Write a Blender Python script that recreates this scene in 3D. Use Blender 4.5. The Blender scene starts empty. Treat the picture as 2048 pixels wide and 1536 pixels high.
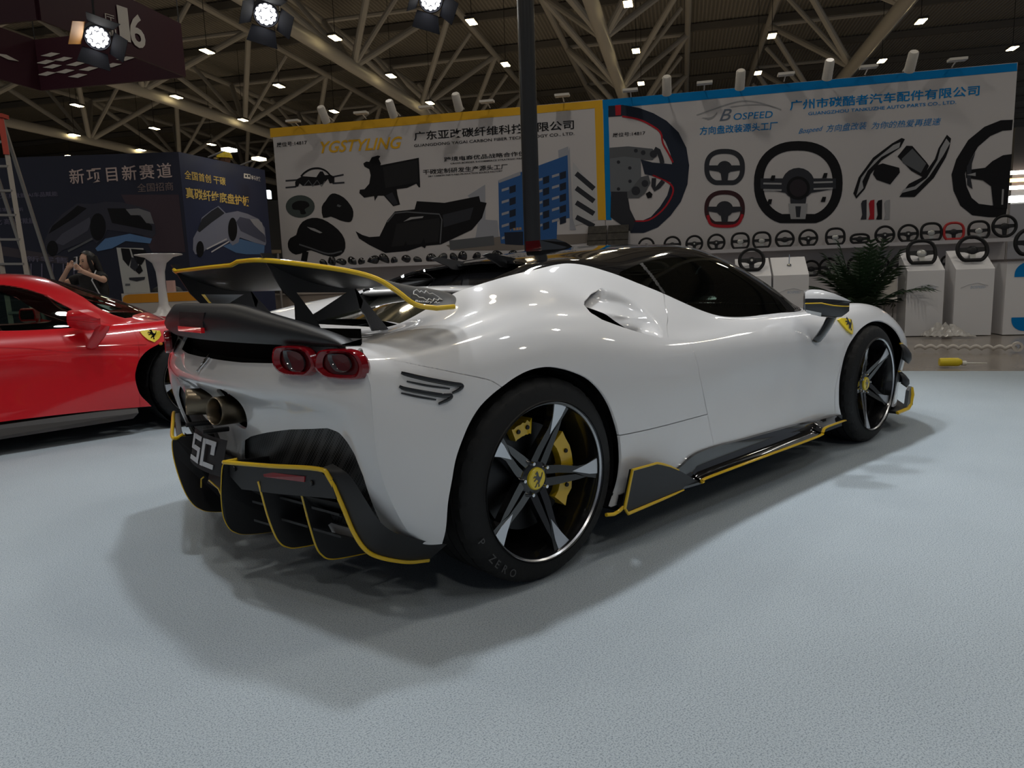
import bpy, bmesh, math, random
import numpy as np
from mathutils import Vector, Matrix
R_=random.Random(7)
scene=bpy.context.scene; COL=scene.collection
IW,IH=2048,1536
# ---------------------------------------------------------------- camera
CAMP=(-1.5616,-2.5978,1.0098); YAW,PITCH,ROLL,FPX=.852775,.147520,-.0347416,1408.43
def cam_basis():
    cy,sy,cp,sp=math.cos(YAW),math.sin(YAW),math.cos(PITCH),math.sin(PITCH)
    f=Vector((cy*cp,sy*cp,-sp)); r=Vector((sy,-cy,0)); u=r.cross(f)
    c,s=math.cos(ROLL),math.sin(ROLL)
    return r*c+u*s,u*c-r*s,f
CR,CU,CF=cam_basis()
cam=bpy.data.cameras.new('camera'); camo=bpy.data.objects.new('camera',cam); COL.objects.link(camo)
camo.matrix_world=Matrix(((CR.x,CU.x,-CF.x,CAMP[0]),(CR.y,CU.y,-CF.y,CAMP[1]),(CR.z,CU.z,-CF.z,CAMP[2]),(0,0,0,1)))
cam.sensor_fit='HORIZONTAL'; cam.sensor_width=36; cam.lens=36*FPX/IW; cam.clip_start=.05; cam.clip_end=200
scene.camera=camo
def ray(u,v): return CF*FPX+CR*(u-IW/2)-CU*(v-IH/2)
def at(u,v,ax,val):
    "point of the view ray through pixel (u,v) where coordinate ax equals val"
    d=ray(u,v); o=Vector(CAMP); return o+d*((val-o[ax])/d[ax])
def atd(u,v,dep):
    return Vector(CAMP)+ray(u,v)*(dep/FPX)
# ---------------------------------------------------------------- world, light, exposure
w=bpy.data.worlds.new('hall_air'); scene.world=w; w.use_nodes=True
bg=w.node_tree.nodes['Background']; bg.inputs[0].default_value=(.72,.80,.92,1); bg.inputs[1].default_value=.17
vs=scene.view_settings; vs.view_transform='Standard'; vs.look='None'; vs.gamma=1; vs.use_curve_mapping=False; vs.exposure=0.06
def lamp(kind,name,loc,energy,color=(1,1,1),size=.2,target=None,angle=60,blend=.5,parent=None):
    l=bpy.data.lights.new(name,kind); l.energy=energy; l.color=color
    if kind=='SPOT': l.spot_size=math.radians(angle); l.spot_blend=blend; l.shadow_soft_size=size
    elif kind=='POINT': l.shadow_soft_size=size
    elif kind=='AREA': l.shape='DISK'; l.size=size
    o=bpy.data.objects.new(name,l); COL.objects.link(o); o.location=loc
    if target is not None: o.rotation_euler=(Vector(target)-Vector(loc)).to_track_quat('-Z','Y').to_euler()
    return o
# ---------------------------------------------------------------- materials
MATS={}
def M(name,col,rough=.5,metal=0,coat=0,spec=.5,emit=None,es=0,noise=None,bump=None,trans=0,alpha=1,ior=1.45,coatr=.03):
    if name in MATS: return MATS[name]
    m=bpy.data.materials.new(name); m.use_nodes=True; nt=m.node_tree; b=nt.nodes['Principled BSDF']
    b.inputs['Base Color'].default_value=(*col,1); b.inputs['Roughness'].default_value=rough; b.inputs['Metallic'].default_value=metal
    b.inputs['Coat Weight'].default_value=coat; b.inputs['Coat Roughness'].default_value=coatr
    b.inputs['Specular IOR Level'].default_value=spec; b.inputs['IOR'].default_value=ior
    b.inputs['Transmission Weight'].default_value=trans; b.inputs['Alpha'].default_value=alpha
    if emit: b.inputs['Emission Color'].default_value=(*emit,1); b.inputs['Emission Strength'].default_value=es
    if noise or bump:
        tc=nt.nodes.new('ShaderNodeTexCoord')
    if noise:   # (scale, second colour, detail)
        n=nt.nodes.new('ShaderNodeTexNoise'); n.inputs['Scale'].default_value=noise[0]; n.inputs['Detail'].default_value=noise[2] if len(noise)>2 else 3
        nt.links.new(tc.outputs['Object'],n.inputs['Vector'])
        r=nt.nodes.new('ShaderNodeValToRGB'); r.color_ramp.elements[0].position=.35; r.color_ramp.elements[1].position=.65
        r.color_ramp.elements[0].color=(*noise[1],1); r.color_ramp.elements[1].color=(*col,1)
        nt.links.new(n.outputs['Fac'],r.inputs['Fac']); nt.links.new(r.outputs['Color'],b.inputs['Base Color'])
    if bump:    # (scale, strength)
        n=nt.nodes.new('ShaderNodeTexNoise'); n.inputs['Scale'].default_value=bump[0]; n.inputs['Detail'].default_value=4
        nt.links.new(tc.outputs['Object'],n.inputs['Vector'])
        bp=nt.nodes.new('ShaderNodeBump'); bp.inputs['Strength'].default_value=bump[1]; bp.inputs['Distance'].default_value=.01
        nt.links.new(n.outputs['Fac'],bp.inputs['Height']); nt.links.new(bp.outputs['Normal'],b.inputs['Normal'])
    MATS[name]=m; return m
PAINT_W=M('pearl_white_paint',(.74,.735,.745),.32,0,1,.5)
PAINT_R=M('red_paint',(.62,.004,.012),.3,0,1,.5)
BLK=M('black_plastic',(.012,.012,.013),.5)
BLKM=M('matte_black',(.016,.016,.018),.42)
GLOSS=M('gloss_black',(.006,.006,.007),.06,0,1)
RUB=M('tyre_rubber',(.009,.009,.0095),.6,spec=.35,bump=(90,.08))
YEL=M('yellow_paint',(.78,.50,.012),.3,0,.6)
YELD=M('yellow_badge',(.82,.62,.03),.3,0,.5)
CHR=M('chrome',(.8,.8,.82),.12,1)
SILV=M('machined_silver',(.62,.63,.66),.28,1)
RIMB=M('rim_black',(.008,.008,.009),.18,0,.7)
IRON=M('brake_iron',(.045,.045,.047),.4,1)
TITAN=M('titanium_tip',(.20,.165,.12),.34,1)
REDL=M('red_lens',(.20,.002,.007),.10,0,1)
LENS=M('smoked_lens',(.10,.10,.11),.05,0,1)
DARK=M('dark_void',(.003,.003,.003),.9,spec=.1)
WPLA=M('white_laminate',(.74,.73,.74),.5)
def glass(name,tint,fac=.75):
    if name in MATS: return MATS[name]
    m=bpy.data.materials.new(name); m.use_nodes=True; nt=m.node_tree; nt.nodes.clear()
    o=nt.nodes.new('ShaderNodeOutputMaterial'); t=nt.nodes.new('ShaderNodeBsdfTransparent'); t.inputs[0].default_value=(*tint,1)
    g=nt.nodes.new('ShaderNodeBsdfGlossy'); g.inputs['Roughness'].default_value=.02; g.inputs[0].default_value=(.95,1,.97,1)
    f=nt.nodes.new('ShaderNodeFresnel'); f.inputs[0].default_value=1.5
    x=nt.nodes.new('ShaderNodeMixShader'); nt.links.new(f.outputs[0],x.inputs[0]); nt.links.new(t.outputs[0],x.inputs[1]); nt.links.new(g.outputs[0],x.inputs[2]); nt.links.new(x.outputs[0],o.inputs[0])
    MATS[name]=m; return m
GLS=glass('tinted_glass',(.10,.125,.115))
GLSR=glass('green_glass',(.45,.58,.52))
# ---------------------------------------------------------------- objects
def setp(o,label=None,cat=None,group=None,kind=None):
    if label: o['label']=label
    if cat: o['category']=cat
    if group: o['group']=group
    if kind: o['kind']=kind
    return o
def thing(name,label,cat,loc=(0,0,0),rz=0,group=None,parent=None):
    o=bpy.data.objects.new(name,None); o.empty_display_size=.1; COL.objects.link(o); o.location=loc; o.rotation_euler=(0,0,rz)
    return setp(o,label,cat,group)
def mk(name,V,F,mat,parent=None,smooth=True,normals=None,label=None,sharp=None):
    me=bpy.data.meshes.new(name); me.from_pydata([tuple(map(float,v)) for v in V],[],[tuple(int(i) for i in f) for f in F])
    if mat: me.materials.append(mat)
    if smooth: me.polygons.foreach_set('use_smooth',[True]*len(me.polygons))
    me.update()
    if normals is not None: me.normals_split_custom_set_from_vertices([tuple(map(float,n)) for n in normals])
    elif smooth and sharp: me.set_sharp_from_angle(angle=math.radians(sharp))
    o=bpy.data.objects.new(name,me); COL.objects.link(o)
    if parent: o.parent=parent
    if label: o['label']=label
    return o
def copy_tree(o,parent=None):
    c=o.copy(); COL.objects.link(c); c.parent=parent
    for ch in list(o.children): copy_tree(ch,c)
    return c
class MB:
    "mesh builder: gathers primitive shapes of ONE part"
    def __init__(s,tf=None): s.V=[];s.F=[];s.tf=tf
    def add(s,V,F):
        n=len(s.V); s.V+= [s.tf(v) if s.tf else v for v in V]; s.F+=[tuple(i+n for i in f) for f in F]; return s
    def box(s,c,d,rot=None,bev=0):
        x,y,z=d[0]/2,d[1]/2,d[2]/2
        V=[Vector((a*x,b*y,e*z)) for a in(-1,1) for b in(-1,1) for e in(-1,1)]
        if rot is not None: V=[rot@v for v in V]
        return s.add([v+Vector(c) for v in V],[(0,1,3,2),(4,6,7,5),(0,4,5,1),(2,3,7,6),(0,2,6,4),(1,5,7,3)])
    def bar(s,a,b,r,n=8,r2=None,caps=True): return s.tube([a,b],[r,r if r2 is None else r2],n,caps)
    def beam(s,a,b,w,h):
        a,b=Vector(a),Vector(b); d=(b-a); q=d.to_track_quat('X','Z').to_matrix()
        return s.box((a+b)/2,(d.length,w,h),q)
    def tube(s,P,r,n=8,caps=True,closed=False,sx=1,sy=1,up=None):
        P=[Vector(p) for p in P]; m=len(P); rr=r if hasattr(r,'__len__') else [r]*m
        V=[];prev=None
        for i in range(m):
            a=P[i-1] if i>0 or closed else P[i]; b=P[(i+1)%m] if i<m-1 or closed else P[i]
            t=(b-a); t=t.normalized() if t.length>1e-9 else Vector((0,0,1))
            if up is not None: u=Vector(up)-t*Vector(up).dot(t); u=u.normalized() if u.length>1e-6 else t.orthogonal().normalized()
            elif prev is None: u=t.orthogonal().normalized()
            else:
                u=prev-t*prev.dot(t); u=u.normalized() if u.length>1e-6 else t.orthogonal().normalized()
            prev=u; w=t.cross(u)
            for k in range(n):
                an=2*math.pi*k/n; V.append(P[i]+u*(math.cos(an)*rr[i]*sx)+w*(math.sin(an)*rr[i]*sy))
        F=[]
        for i in range(m if closed else m-1):
            j=(i+1)%m
            for k in range(n): F.append((i*n+k,i*n+(k+1)%n,j*n+(k+1)%n,j*n+k))
        if caps and not closed: F+= [tuple(range(n))[::-1],tuple((m-1)*n+k for k in range(n))]
        return s.add(V,F)
    def lathe(s,prof,n=32,c=(0,0,0),axis='z',a0=0,a1=2*math.pi):
        "prof: list of (r, h)"
        full=abs(a1-a0-2*math.pi)<1e-6; m=n if full else n+1; V=[];F=[]
        for r,h in prof:
            for k in range(m):
                a=a0+(a1-a0)*k/n; x,y=r*math.cos(a),r*math.sin(a)
                p={'z':(x,y,h),'y':(x,h,y),'x':(h,x,y)}[axis]; V.append(Vector(p)+Vector(c))
        for i in range(len(prof)-1):
            for k in range(n):
                k2=(k+1)%m; F.append((i*m+k,i*m+k2,(i+1)*m+k2,(i+1)*m+k))
        return s.add(V,F)
    def sphere(s,c,r,n=12,m=8):
        r=r if hasattr(r,'__len__') else (r,r,r); V=[];F=[]
        for i in range(m+1):
            t=math.pi*i/m
            for k in range(n):
                a=2*math.pi*k/n; V.append(Vector((r[0]*math.sin(t)*math.cos(a),r[1]*math.sin(t)*math.sin(a),r[2]*math.cos(t)))+Vector(c))
        for i in range(m):
            for k in range(n): F.append((i*n+k,(i+1)*n+k,(i+1)*n+(k+1)%n,i*n+(k+1)%n))
        return s.add(V,F)
    def prism(s,pts,ext):
        "pts: 3-D polygon, ext: extrusion vector"
        pts=[Vector(p) for p in pts]; n=len(pts); e=Vector(ext)
        return s.add(pts+[p+e for p in pts],[tuple(range(n))[::-1],tuple(range(n,2*n))]+[(i,(i+1)%n,(i+1)%n+n,i+n) for i in range(n)])
    def build(s,name,mat,parent=None,smooth=False,sharp=35,label=None):
        return mk(name,s.V,s.F,mat,parent,smooth,None,label,sharp if smooth else None)
def spl(P,k=6,closed=False):
    "Catmull-Rom refinement of a list of points"
    P=[np.array(p,float) for p in P]; n=len(P); out=[]
    for i in range(n if closed else n-1):
        p0=P[i-1] if i>0 or closed else 2*P[0]-P[1]; p1=P[i]; p2=P[(i+1)%n]; p3=P[(i+2)%n] if i+2<n or closed else 2*P[-1]-P[-2]
        for j in range(k):
            t=j/k; out.append(.5*(2*p1+(p2-p0)*t+(2*p0-5*p1+4*p2-p3)*t*t+(3*p1-p0-3*p2+p3)*t**3))
    if not closed: out.append(P[-1])
    return out
def mirY(V): return [(v[0],-v[1],v[2]) for v in V]
def quadgrid(fn,nu,nv):
    V=[];F=[]
    for i in range(nu+1):
        for j in range(nv+1): V.append(Vector(fn(i/nu,j/nv)))
    for i in range(nu):
        for j in range(nv):
            k=i*(nv+1)+j; F.append((k,k+nv+1,k+nv+2,k+1))
    return V,F
# half body control grid: rows v0..v10 (bottom to centre line), columns u0..u16 (rear corner to nose); (x, |y|, z)
CG=[
[(-.47,.895,.25),(-.42,.93,.235),(-.2,.96,.22),(.05,.965,.2),(.35,.955,.17),(.65,.95,.19),(.95,.945,.21),(1.3,.935,.22),(1.7,.925,.215),(2.1,.925,.20),(2.4,.935,.18),(2.65,.94,.16),(2.95,.93,.15),(3.2,.88,.14),(3.45,.70,.14),(3.64,.35,.14),(3.70,0,.14)],
[(-.53,.915,.33),(-.43,.95,.32),(-.2,.972,.32),(.05,.975,.32),(.35,.965,.30),(.65,.955,.31),(.95,.945,.33),(1.3,.93,.33),(1.7,.925,.33),(2.1,.94,.32),(2.4,.955,.32),(2.65,.96,.32),(2.95,.94,.32),(3.2,.89,.30),(3.5,.70,.28),(3.7,.36,.27),(3.76,0,.27)],
[(-.59,.92,.48),(-.45,.955,.48),(-.2,.98,.48),(.05,.985,.48),(.35,.972,.47),(.65,.957,.47),(.95,.94,.475),(1.3,.922,.48),(1.7,.92,.48),(2.1,.945,.48),(2.4,.962,.48),(2.65,.965,.48),(2.95,.955,.47),(3.24,.915,.45),(3.5,.70,.40),(3.68,.36,.38),(3.73,0,.37)],
[(-.605,.92,.62),(-.45,.95,.62),(-.2,.977,.63),(.05,.983,.64),(.35,.972,.62),(.65,.955,.61),(.95,.94,.605),(1.3,.93,.61),(1.7,.93,.61),(2.1,.94,.61),(2.4,.95,.61),(2.65,.955,.625),(2.95,.95,.60),(3.24,.905,.56),(3.48,.68,.48),(3.64,.36,.45),(3.69,0,.44)],
[(-.60,.905,.75),(-.44,.925,.75),(-.2,.95,.76),(.05,.958,.775),(.35,.948,.75),(.65,.925,.72),(.95,.91,.71),(1.3,.905,.70),(1.7,.905,.695),(2.1,.905,.70),(2.4,.905,.715),(2.65,.905,.74),(2.95,.905,.70),(3.23,.84,.645),(3.44,.63,.54),(3.59,.34,.50),(3.63,0,.49)],
[(-.61,.86,.82),(-.44,.86,.828),(-.2,.865,.872),(.05,.865,.90),(.35,.86,.865),(.65,.86,.80),(.95,.86,.765),(1.3,.865,.755),(1.7,.86,.757),(2.1,.85,.77),(2.4,.845,.79),(2.65,.83,.805),(2.95,.82,.775),(3.2,.74,.70),(3.4,.54,.60),(3.54,.30,.545),(3.58,0,.535)],
[(-.62,.76,.852),(-.44,.72,.848),(-.2,.68,.89),(.05,.66,.945),(.35,.69,.95),(.65,.775,.88),(.95,.81,.83),(1.3,.82,.80),(1.7,.81,.79),(2.1,.79,.79),(2.4,.74,.795),(2.65,.70,.79),(2.95,.67,.765),(3.15,.58,.70),(3.35,.42,.62),(3.48,.22,.57),(3.51,0,.565)],
[(-.62,.60,.86),(-.44,.55,.845),(-.2,.48,.865),(.05,.42,.955),(.33,.44,1.03),(.60,.57,1.06),(.90,.70,.97),(1.25,.78,.835),(1.65,.79,.795),(2.05,.76,.793),(2.35,.66,.79),(2.6,.57,.775),(2.9,.48,.735),(3.1,.4,.69),(3.28,.28,.635),(3.4,.15,.595),(3.44,0,.59)],
[(-.62,.42,.866),(-.44,.4,.85),(-.2,.37,.85),(.05,.33,.955),(.35,.35,1.04),(.62,.46,1.09),(.96,.58,1.075),(1.3,.58,1.10),(1.60,.60,1.06),(1.95,.68,.915),(2.2,.645,.84),(2.5,.45,.775),(2.8,.34,.73),(3.0,.26,.69),(3.18,.18,.65),(3.3,.09,.615),(3.34,0,.61)],
[(-.62,.22,.868),(-.44,.2,.85),(-.2,.18,.85),(.05,.17,.955),(.35,.2,1.045),(.65,.27,1.11),(1.0,.35,1.143),(1.35,.38,1.153),(1.72,.37,1.135),(2.05,.45,1.01),(2.33,.42,.895),(2.55,.28,.79),(2.75,.2,.74),(2.92,.15,.70),(3.08,.1,.66),(3.18,.05,.63),(3.22,0,.625)],
[(-.62,0,.87),(-.44,0,.85),(-.2,0,.85),(.05,0,.955),(.35,0,1.05),(.65,0,1.12),(1.0,0,1.16),(1.35,0,1.176),(1.72,0,1.17),(2.05,0,1.04),(2.35,0,.91),(2.6,0,.81),(2.75,0,.765),(2.88,0,.73),(3.0,0,.70),(3.08,0,.675),(3.12,0,.66)],
]
def bmat(n,m):
    t=np.linspace(0,n-1,m); i=np.minimum(t.astype(int),n-2); f=t-i; B=np.zeros((m,n+2)); r=np.arange(m)
    for k,w in enumerate(((1-f)**3/6,(3*f**3-6*f**2+4)/6,(-3*f**3+3*f**2+3*f+1)/6,f**3/6)): B[r,i+k]+=w
    Q=B[:,1:n+1].copy(); Q[:,0]+=2*B[:,0]; Q[:,1]-=B[:,0]; Q[:,n-1]+=2*B[:,n+1]; Q[:,n-2]-=B[:,n+1]
    return Q
def fit(P,it=2,k=.8):
    P=np.array(P,float); Q=P.copy(); A=bmat(P.shape[0],P.shape[0]); B=bmat(P.shape[1],P.shape[1])
    for _ in range(it): Q=Q+k*(P-np.einsum('ij,jkc,lk->ilc',A,Q,B))
    return Q
def sample(Q,nv,nu): return np.einsum('ij,jkc,lk->ilc',bmat(Q.shape[0],nv),Q,bmat(Q.shape[1],nu))
class Skin:
    "polygons cut out of one smooth surface; attributes per vertex: x y z nx ny nz u v"
    def __init__(s,A,F): s.A=A;s.F=F
    @staticmethod
    def grid(CG,nv,nu,U,Vm,flip=1):
        G=sample(fit(CG),nv,nu)
        du=np.gradient(G,axis=1); dv=np.gradient(G,axis=0); N=np.cross(du,dv)*flip; N/=np.maximum(np.linalg.norm(N,axis=2,keepdims=True),1e-12)
        uu,vv=np.meshgrid(np.linspace(0,U,nu),np.linspace(0,Vm,nv))
        A=np.concatenate([G.reshape(-1,3),N.reshape(-1,3),uu.reshape(-1,1),vv.reshape(-1,1)],1)
        i=np.arange(nv*nu).reshape(nv,nu); q=np.stack([i[:-1,:-1],i[:-1,1:],i[1:,1:],i[1:,:-1]],-1).reshape(-1,4)
        if flip<0: q=q[:,::-1]
        return Skin(A,[tuple(f) for f in q.tolist()])
    def sdf(s,poly,sc=(.29,.13)):
        "signed distance in scaled (u,v): negative inside"
        P=np.array(poly,float)*sc; X=s.A[:,6:8]*sc; d=np.full(len(X),1e9); ins=np.zeros(len(X),bool); n=len(P)
        for i in range(n):
            a,b=P[i],P[(i+1)%n]; e=b-a; w=X-a; t=np.clip((w@e)/max(e@e,1e-12),0,1); d=np.minimum(d,((w-t[:,None]*e)**2).sum(1))
            if a[1]!=b[1]:
                c=((a[1]>X[:,1])!=(b[1]>X[:,1]))&(X[:,0]<(b[0]-a[0])*(X[:,1]-a[1])/(b[1]-a[1])+a[0]); ins^=c
        d=np.sqrt(d); return np.where(ins,-d,d)
    def cut(s,f):
        "returns (part with f>0, part with f<0)"
        res=[]
        for sg in (1,-1):
            g=f*sg; A=[];idx={};F=[]
            def vid(i):
                if i not in idx: idx[i]=len(A); A.append(s.A[i])
                return idx[i]
            def eid(i,j):
                k=(min(i,j),max(i,j))
                if k not in idx:
                    t=g[k[0]]/(g[k[0]]-g[k[1]]); idx[k]=len(A); A.append(s.A[k[0]]*(1-t)+s.A[k[1]]*t)
                return idx[k]
            for fc in s.F:
                q=[g[i]>0 for i in fc]
                if all(q): F.append(tuple(vid(i) for i in fc)); continue
                if not any(q): continue
                o=[];n=len(fc)
                for a in range(n):
                    i,j=fc[a],fc[(a+1)%n]
                    if g[i]>0: o.append(vid(i))
                    if (g[i]>0)!=(g[j]>0): o.append(eid(i,j))
                if len(o)>2: F.append(tuple(o))
            res.append(Skin(np.array(A).reshape(-1,8),F))
        return res
    def inside(s,poly,off=0,**k): return s.cut(s.sdf(poly,**k)+off)[1]
    def outside(s,poly,off=0,**k): return s.cut(s.sdf(poly,**k)-off)[0]
    def mesh(s,side=-1,off=0.,flange=.008):
        "side -1: right half as seen from behind (negative Y); adds a turned-in edge"
        V=s.A[:,:3]+s.A[:,3:6]*off; N=s.A[:,3:6].copy(); V=V.copy()
        V[:,1]*=side; N[:,1]*=side
        F=[f if side>0 else f[::-1] for f in s.F]
        V=V.tolist();N=N.tolist()
        if flange:
            cnt={}
            for f in F:
                for a in range(len(f)):
                    i,j=f[a],f[(a+1)%len(f)]; cnt[(i,j)]=cnt.get((i,j),0)+1
            low={}
            def lo(i):
                if i not in low:
                    p=np.array(V[i])-np.array(N[i])*flange; low[i]=len(V); V.append(p.tolist()); N.append(N[i])
                return low[i]
            F=F+[(j,i,lo(i),lo(j)) for (i,j) in list(cnt) if (j,i) not in cnt and abs(V[i][1])+abs(V[j][1])>1e-4]
        return V,F,N
def join(*ms):
    V=[];F=[];N=[]
    for v,f,n in ms:
        k=len(V); V+=list(v); N+=list(n); F+=[tuple(i+k for i in q) for q in f]
    return V,F,N
FG=[
[(-0.590,0,0.22),(-0.591,0.2,0.22),(-0.586,0.4,0.22),(-0.573,0.6,0.22),(-0.541,0.75,0.23),(-0.497,0.85,0.24),(-0.470,0.895,0.25)],
[(-0.650,0,0.33),(-0.651,0.2,0.33),(-0.636,0.4,0.33),(-0.613,0.6,0.33),(-0.581,0.75,0.33),(-0.552,0.86,0.33),(-0.530,0.915,0.33)],
[(-0.680,0,0.46),(-0.676,0.2,0.46),(-0.661,0.4,0.46),(-0.633,0.6,0.46),(-0.606,0.75,0.46),(-0.602,0.86,0.46),(-0.583,0.92,0.46)],
[(-0.695,0,0.57),(-0.691,0.2,0.57),(-0.676,0.4,0.57),(-0.648,0.6,0.57),(-0.621,0.75,0.57),(-0.627,0.86,0.57),(-0.602,0.921,0.57)],
[(-0.715,0,0.635),(-0.711,0.2,0.635),(-0.696,0.4,0.635),(-0.663,0.6,0.635),(-0.636,0.75,0.635),(-0.632,0.86,0.635),(-0.605,0.919,0.635)],
[(-0.770,0,0.685),(-0.761,0.2,0.685),(-0.736,0.4,0.685),(-0.693,0.6,0.685),(-0.656,0.75,0.685),(-0.632,0.86,0.685),(-0.603,0.914,0.69)],
[(-0.745,0,0.74),(-0.739,0.2,0.74),(-0.718,0.4,0.74),(-0.683,0.6,0.74),(-0.641,0.75,0.74),(-0.617,0.85,0.74),(-0.601,0.907,0.745)],
[(-0.705,0,0.8),(-0.701,0.2,0.8),(-0.681,0.4,0.8),(-0.643,0.6,0.8),(-0.611,0.75,0.8),(-0.591,0.84,0.8),(-0.605,0.88,0.8)],
[(-.680,0,.832),(-.675,.2,.832),(-.655,.4,.832),(-.625,.6,.832),(-.60,.75,.832),(-.590,.82,.832),(-.60,.855,.828)],
]
# ================================================================= white sports car (rear axle at the origin, nose towards +X)
car=thing('sports_car','pearl white sports car with black rear wing and yellow trim on the grey carpet','car')
S0=Skin.grid(CG,151,257,16,10,-1)
RARCH=[(1.0,-1.5),(1.02,-.4),(1.114,.542),(1.179,1.226),(1.286,1.72),(1.362,2.088),(1.457,2.411),(1.581,2.768),(1.736,3.066),(1.915,3.267),(2.079,3.395),(2.301,3.54),(2.554,3.632),(2.852,3.641),(3.09,3.559),(3.325,3.42),(3.538,3.234),(3.731,2.921),(3.884,2.542),(3.994,2.141),(4.068,1.794),(4.102,1.46),(4.109,1.119),(4.077,.711),(4.005,.311),(3.93,-.2),(3.9,-1.5)]
FARCH=[(9.75,-1.5),(9.7,-.4),(9.566,.125),(9.38,.728),(9.308,1.494),(9.354,1.986),(9.476,2.522),(9.719,2.987),(10.2,3.398),(10.733,3.586),(11.273,3.681),(11.687,3.64),(12.007,3.383),(12.242,2.933),(12.4,2.4),(12.48,1.7),(12.42,.9),(12.35,.2),(12.3,-.5),(12.3,-1.5)]
ra=spl(RARCH,4); fa=spl(FARCH,4)
GH=[(1.95,10.6),(1.95,8.0),(2.1,7.65),(2.5,7.35),(2.8,7.2),(3.0,7.15),(3.1,7.2),(3.5,6.993),(4.09,6.992),(4.44,7.048),(4.857,7.222),(5.101,7.17),(5.3,7.06),(5.481,6.99),(5.753,6.888),(6.143,6.833),(6.493,6.746),(6.781,6.654),(7.058,6.611),(7.423,6.701),(8.031,6.829),(8.656,6.864),(9.22,6.7),(9.8,7.2),(10.3,8.2),(10.7,9),(10.95,10.6)]
gh=[tuple(p) for p in spl(GH[1:-1],3)]; gh=[GH[0]]+gh+[GH[-1]]
BAY=[(1.9,10.7),(1.9,7.95),(2.1,7.6),(2.5,7.3),(2.8,7.15),(3.0,7.1),(3.1,7.15),(3.5,7.02),(3.8,7.12),(4.15,7.34),(4.5,8.1),(4.62,9.0),(4.66,10.7)]
DOOR=[(6.3,-1.5),(6.229,.463),(6.077,1.62),(5.95,2.4),(5.875,2.9),(5.85,3.632),(5.85,4.2),(5.8,4.36),(5.5,4.45),(5.44,4.6),(5.602,5.441),(5.896,6.249),(6.114,6.759),(6.3,8.5),(9.0,8.5),(9.15,6.4),(9.3,5.4),(9.433,4.333),(9.475,3.638),(9.5,2.98),(9.43,2.4),(9.273,1.835),(9.184,1.348),(9.223,.73),(9.349,.132),(9.4,-1.5)]
POCK=[(4.925,6.422),(4.673,6.245),(4.34,5.89),(4.171,5.598),(4.086,5.23),(4.194,4.983),(4.475,4.865),(4.792,4.755),(5.095,4.63),(5.30,4.545),(5.44,5.0),(5.506,5.4),(5.49,6.031),(5.40,6.396),(5.18,6.523)]
GAP=[(-1,5.4),(.143,4.891),(1.062,4.201),(1.89,3.634),(1.973,3.55),(2.2,3.2),(2.2,-2),(-1,-2)]
ROCK=[(3.2,1.88),(4.049,1.812),(6.2,1.6),(6.6,-2),(3.2,-2)]
body=S0.outside(ra).outside(fa)
white=body.outside(gh,.0); black=body.inside(gh,.0015).outside(BAY)
white=white.outside(POCK)
doorp=white.inside(DOOR,.0018); rest=white.outside(DOOR,.0018)
mid=(7.5,)
rearp=rest.cut(8-rest.A[:,6])[0]; frontp=rest.cut(8-rest.A[:,6])[1]
bump=rearp.inside(GAP,.0018); quarter=rearp.outside(GAP,.0018)
rock=quarter.inside(ROCK,.0015); quarter=quarter.outside(ROCK,.0015)
def panel(name,sk,mat,both='pair',par=car,label=None,fl=.012):
    if both=='one':
        return mk(name,*(lambda t:(t[0],t[1]))(join(sk.mesh(-1,flange=fl),sk.mesh(1,flange=fl))),mat,par,True,join(sk.mesh(-1,flange=fl),sk.mesh(1,flange=fl))[2],label)
    r=[]
    for sd in (-1,1):
        V,F,N=sk.mesh(sd,flange=fl); r.append(mk(name,V,F,mat,par,True,N,label))
    return r
panel('rear_fender',quarter,PAINT_W); panel('bumper_corner',bump,PAINT_W); panel('rocker_panel',rock,PAINT_W)
doors=panel('door',doorp,PAINT_W); panel('front_body',frontp,PAINT_W,'one')
# greenhouse: side windows, windscreen, black roof
WIN=[(5.52,6.97),(5.753,6.92),(6.143,6.87),(6.493,6.79),(6.781,6.70),(7.058,6.66),(7.423,6.75),(8.031,6.86),(8.70,6.90),(8.86,7.40),(8.66,7.72),(8.32,8.0),(7.98,8.10),(7.704,8.10),(7.119,8.03),(6.569,8.0),(6.117,7.86),(5.785,7.46)]
WSC=[(8.15,10.7),(8.15,8.75),(8.9,8.1),(9.25,7.35),(9.75,7.5),(10.1,8.2),(10.5,9.2),(10.7,10.7)]
win=[tuple(p) for p in spl(WIN,3,True)]
glasss=black.inside(win); blk2=black.outside(win)
wsc=blk2.inside(WSC); roof=blk2.outside(WSC)
panel('roof_panel',roof,GLOSS,'one'); panel('windscreen',wsc,GLS,'one',fl=0)
BP=[(6.02,9),(6.05,7.8),(6.115,7.38),(6.15,7.08),(6.14,6.5),(5,6.5),(5,9)]
panel('quarter_window',glasss.inside(BP,.006),GLS,fl=.004); sw=panel('door_window',glasss.outside(BP,.006),GLS,fl=.004)
bpil=glasss.inside(BP,-.012).outside(BP,-.012)
panel('window_pillar',bpil,BLK,fl=.006)
# inner dark shell closes gaps
dk=S0.outside([(a,b) for a,b in ra]).outside(fa).outside(gh,.01).outside(POCK)
panel('inner_shell',Skin(dk.A-np.concatenate([dk.A[:,3:6]*.014,np.zeros((len(dk.A),5))],1),dk.F),DARK,'one',fl=0)
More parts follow.
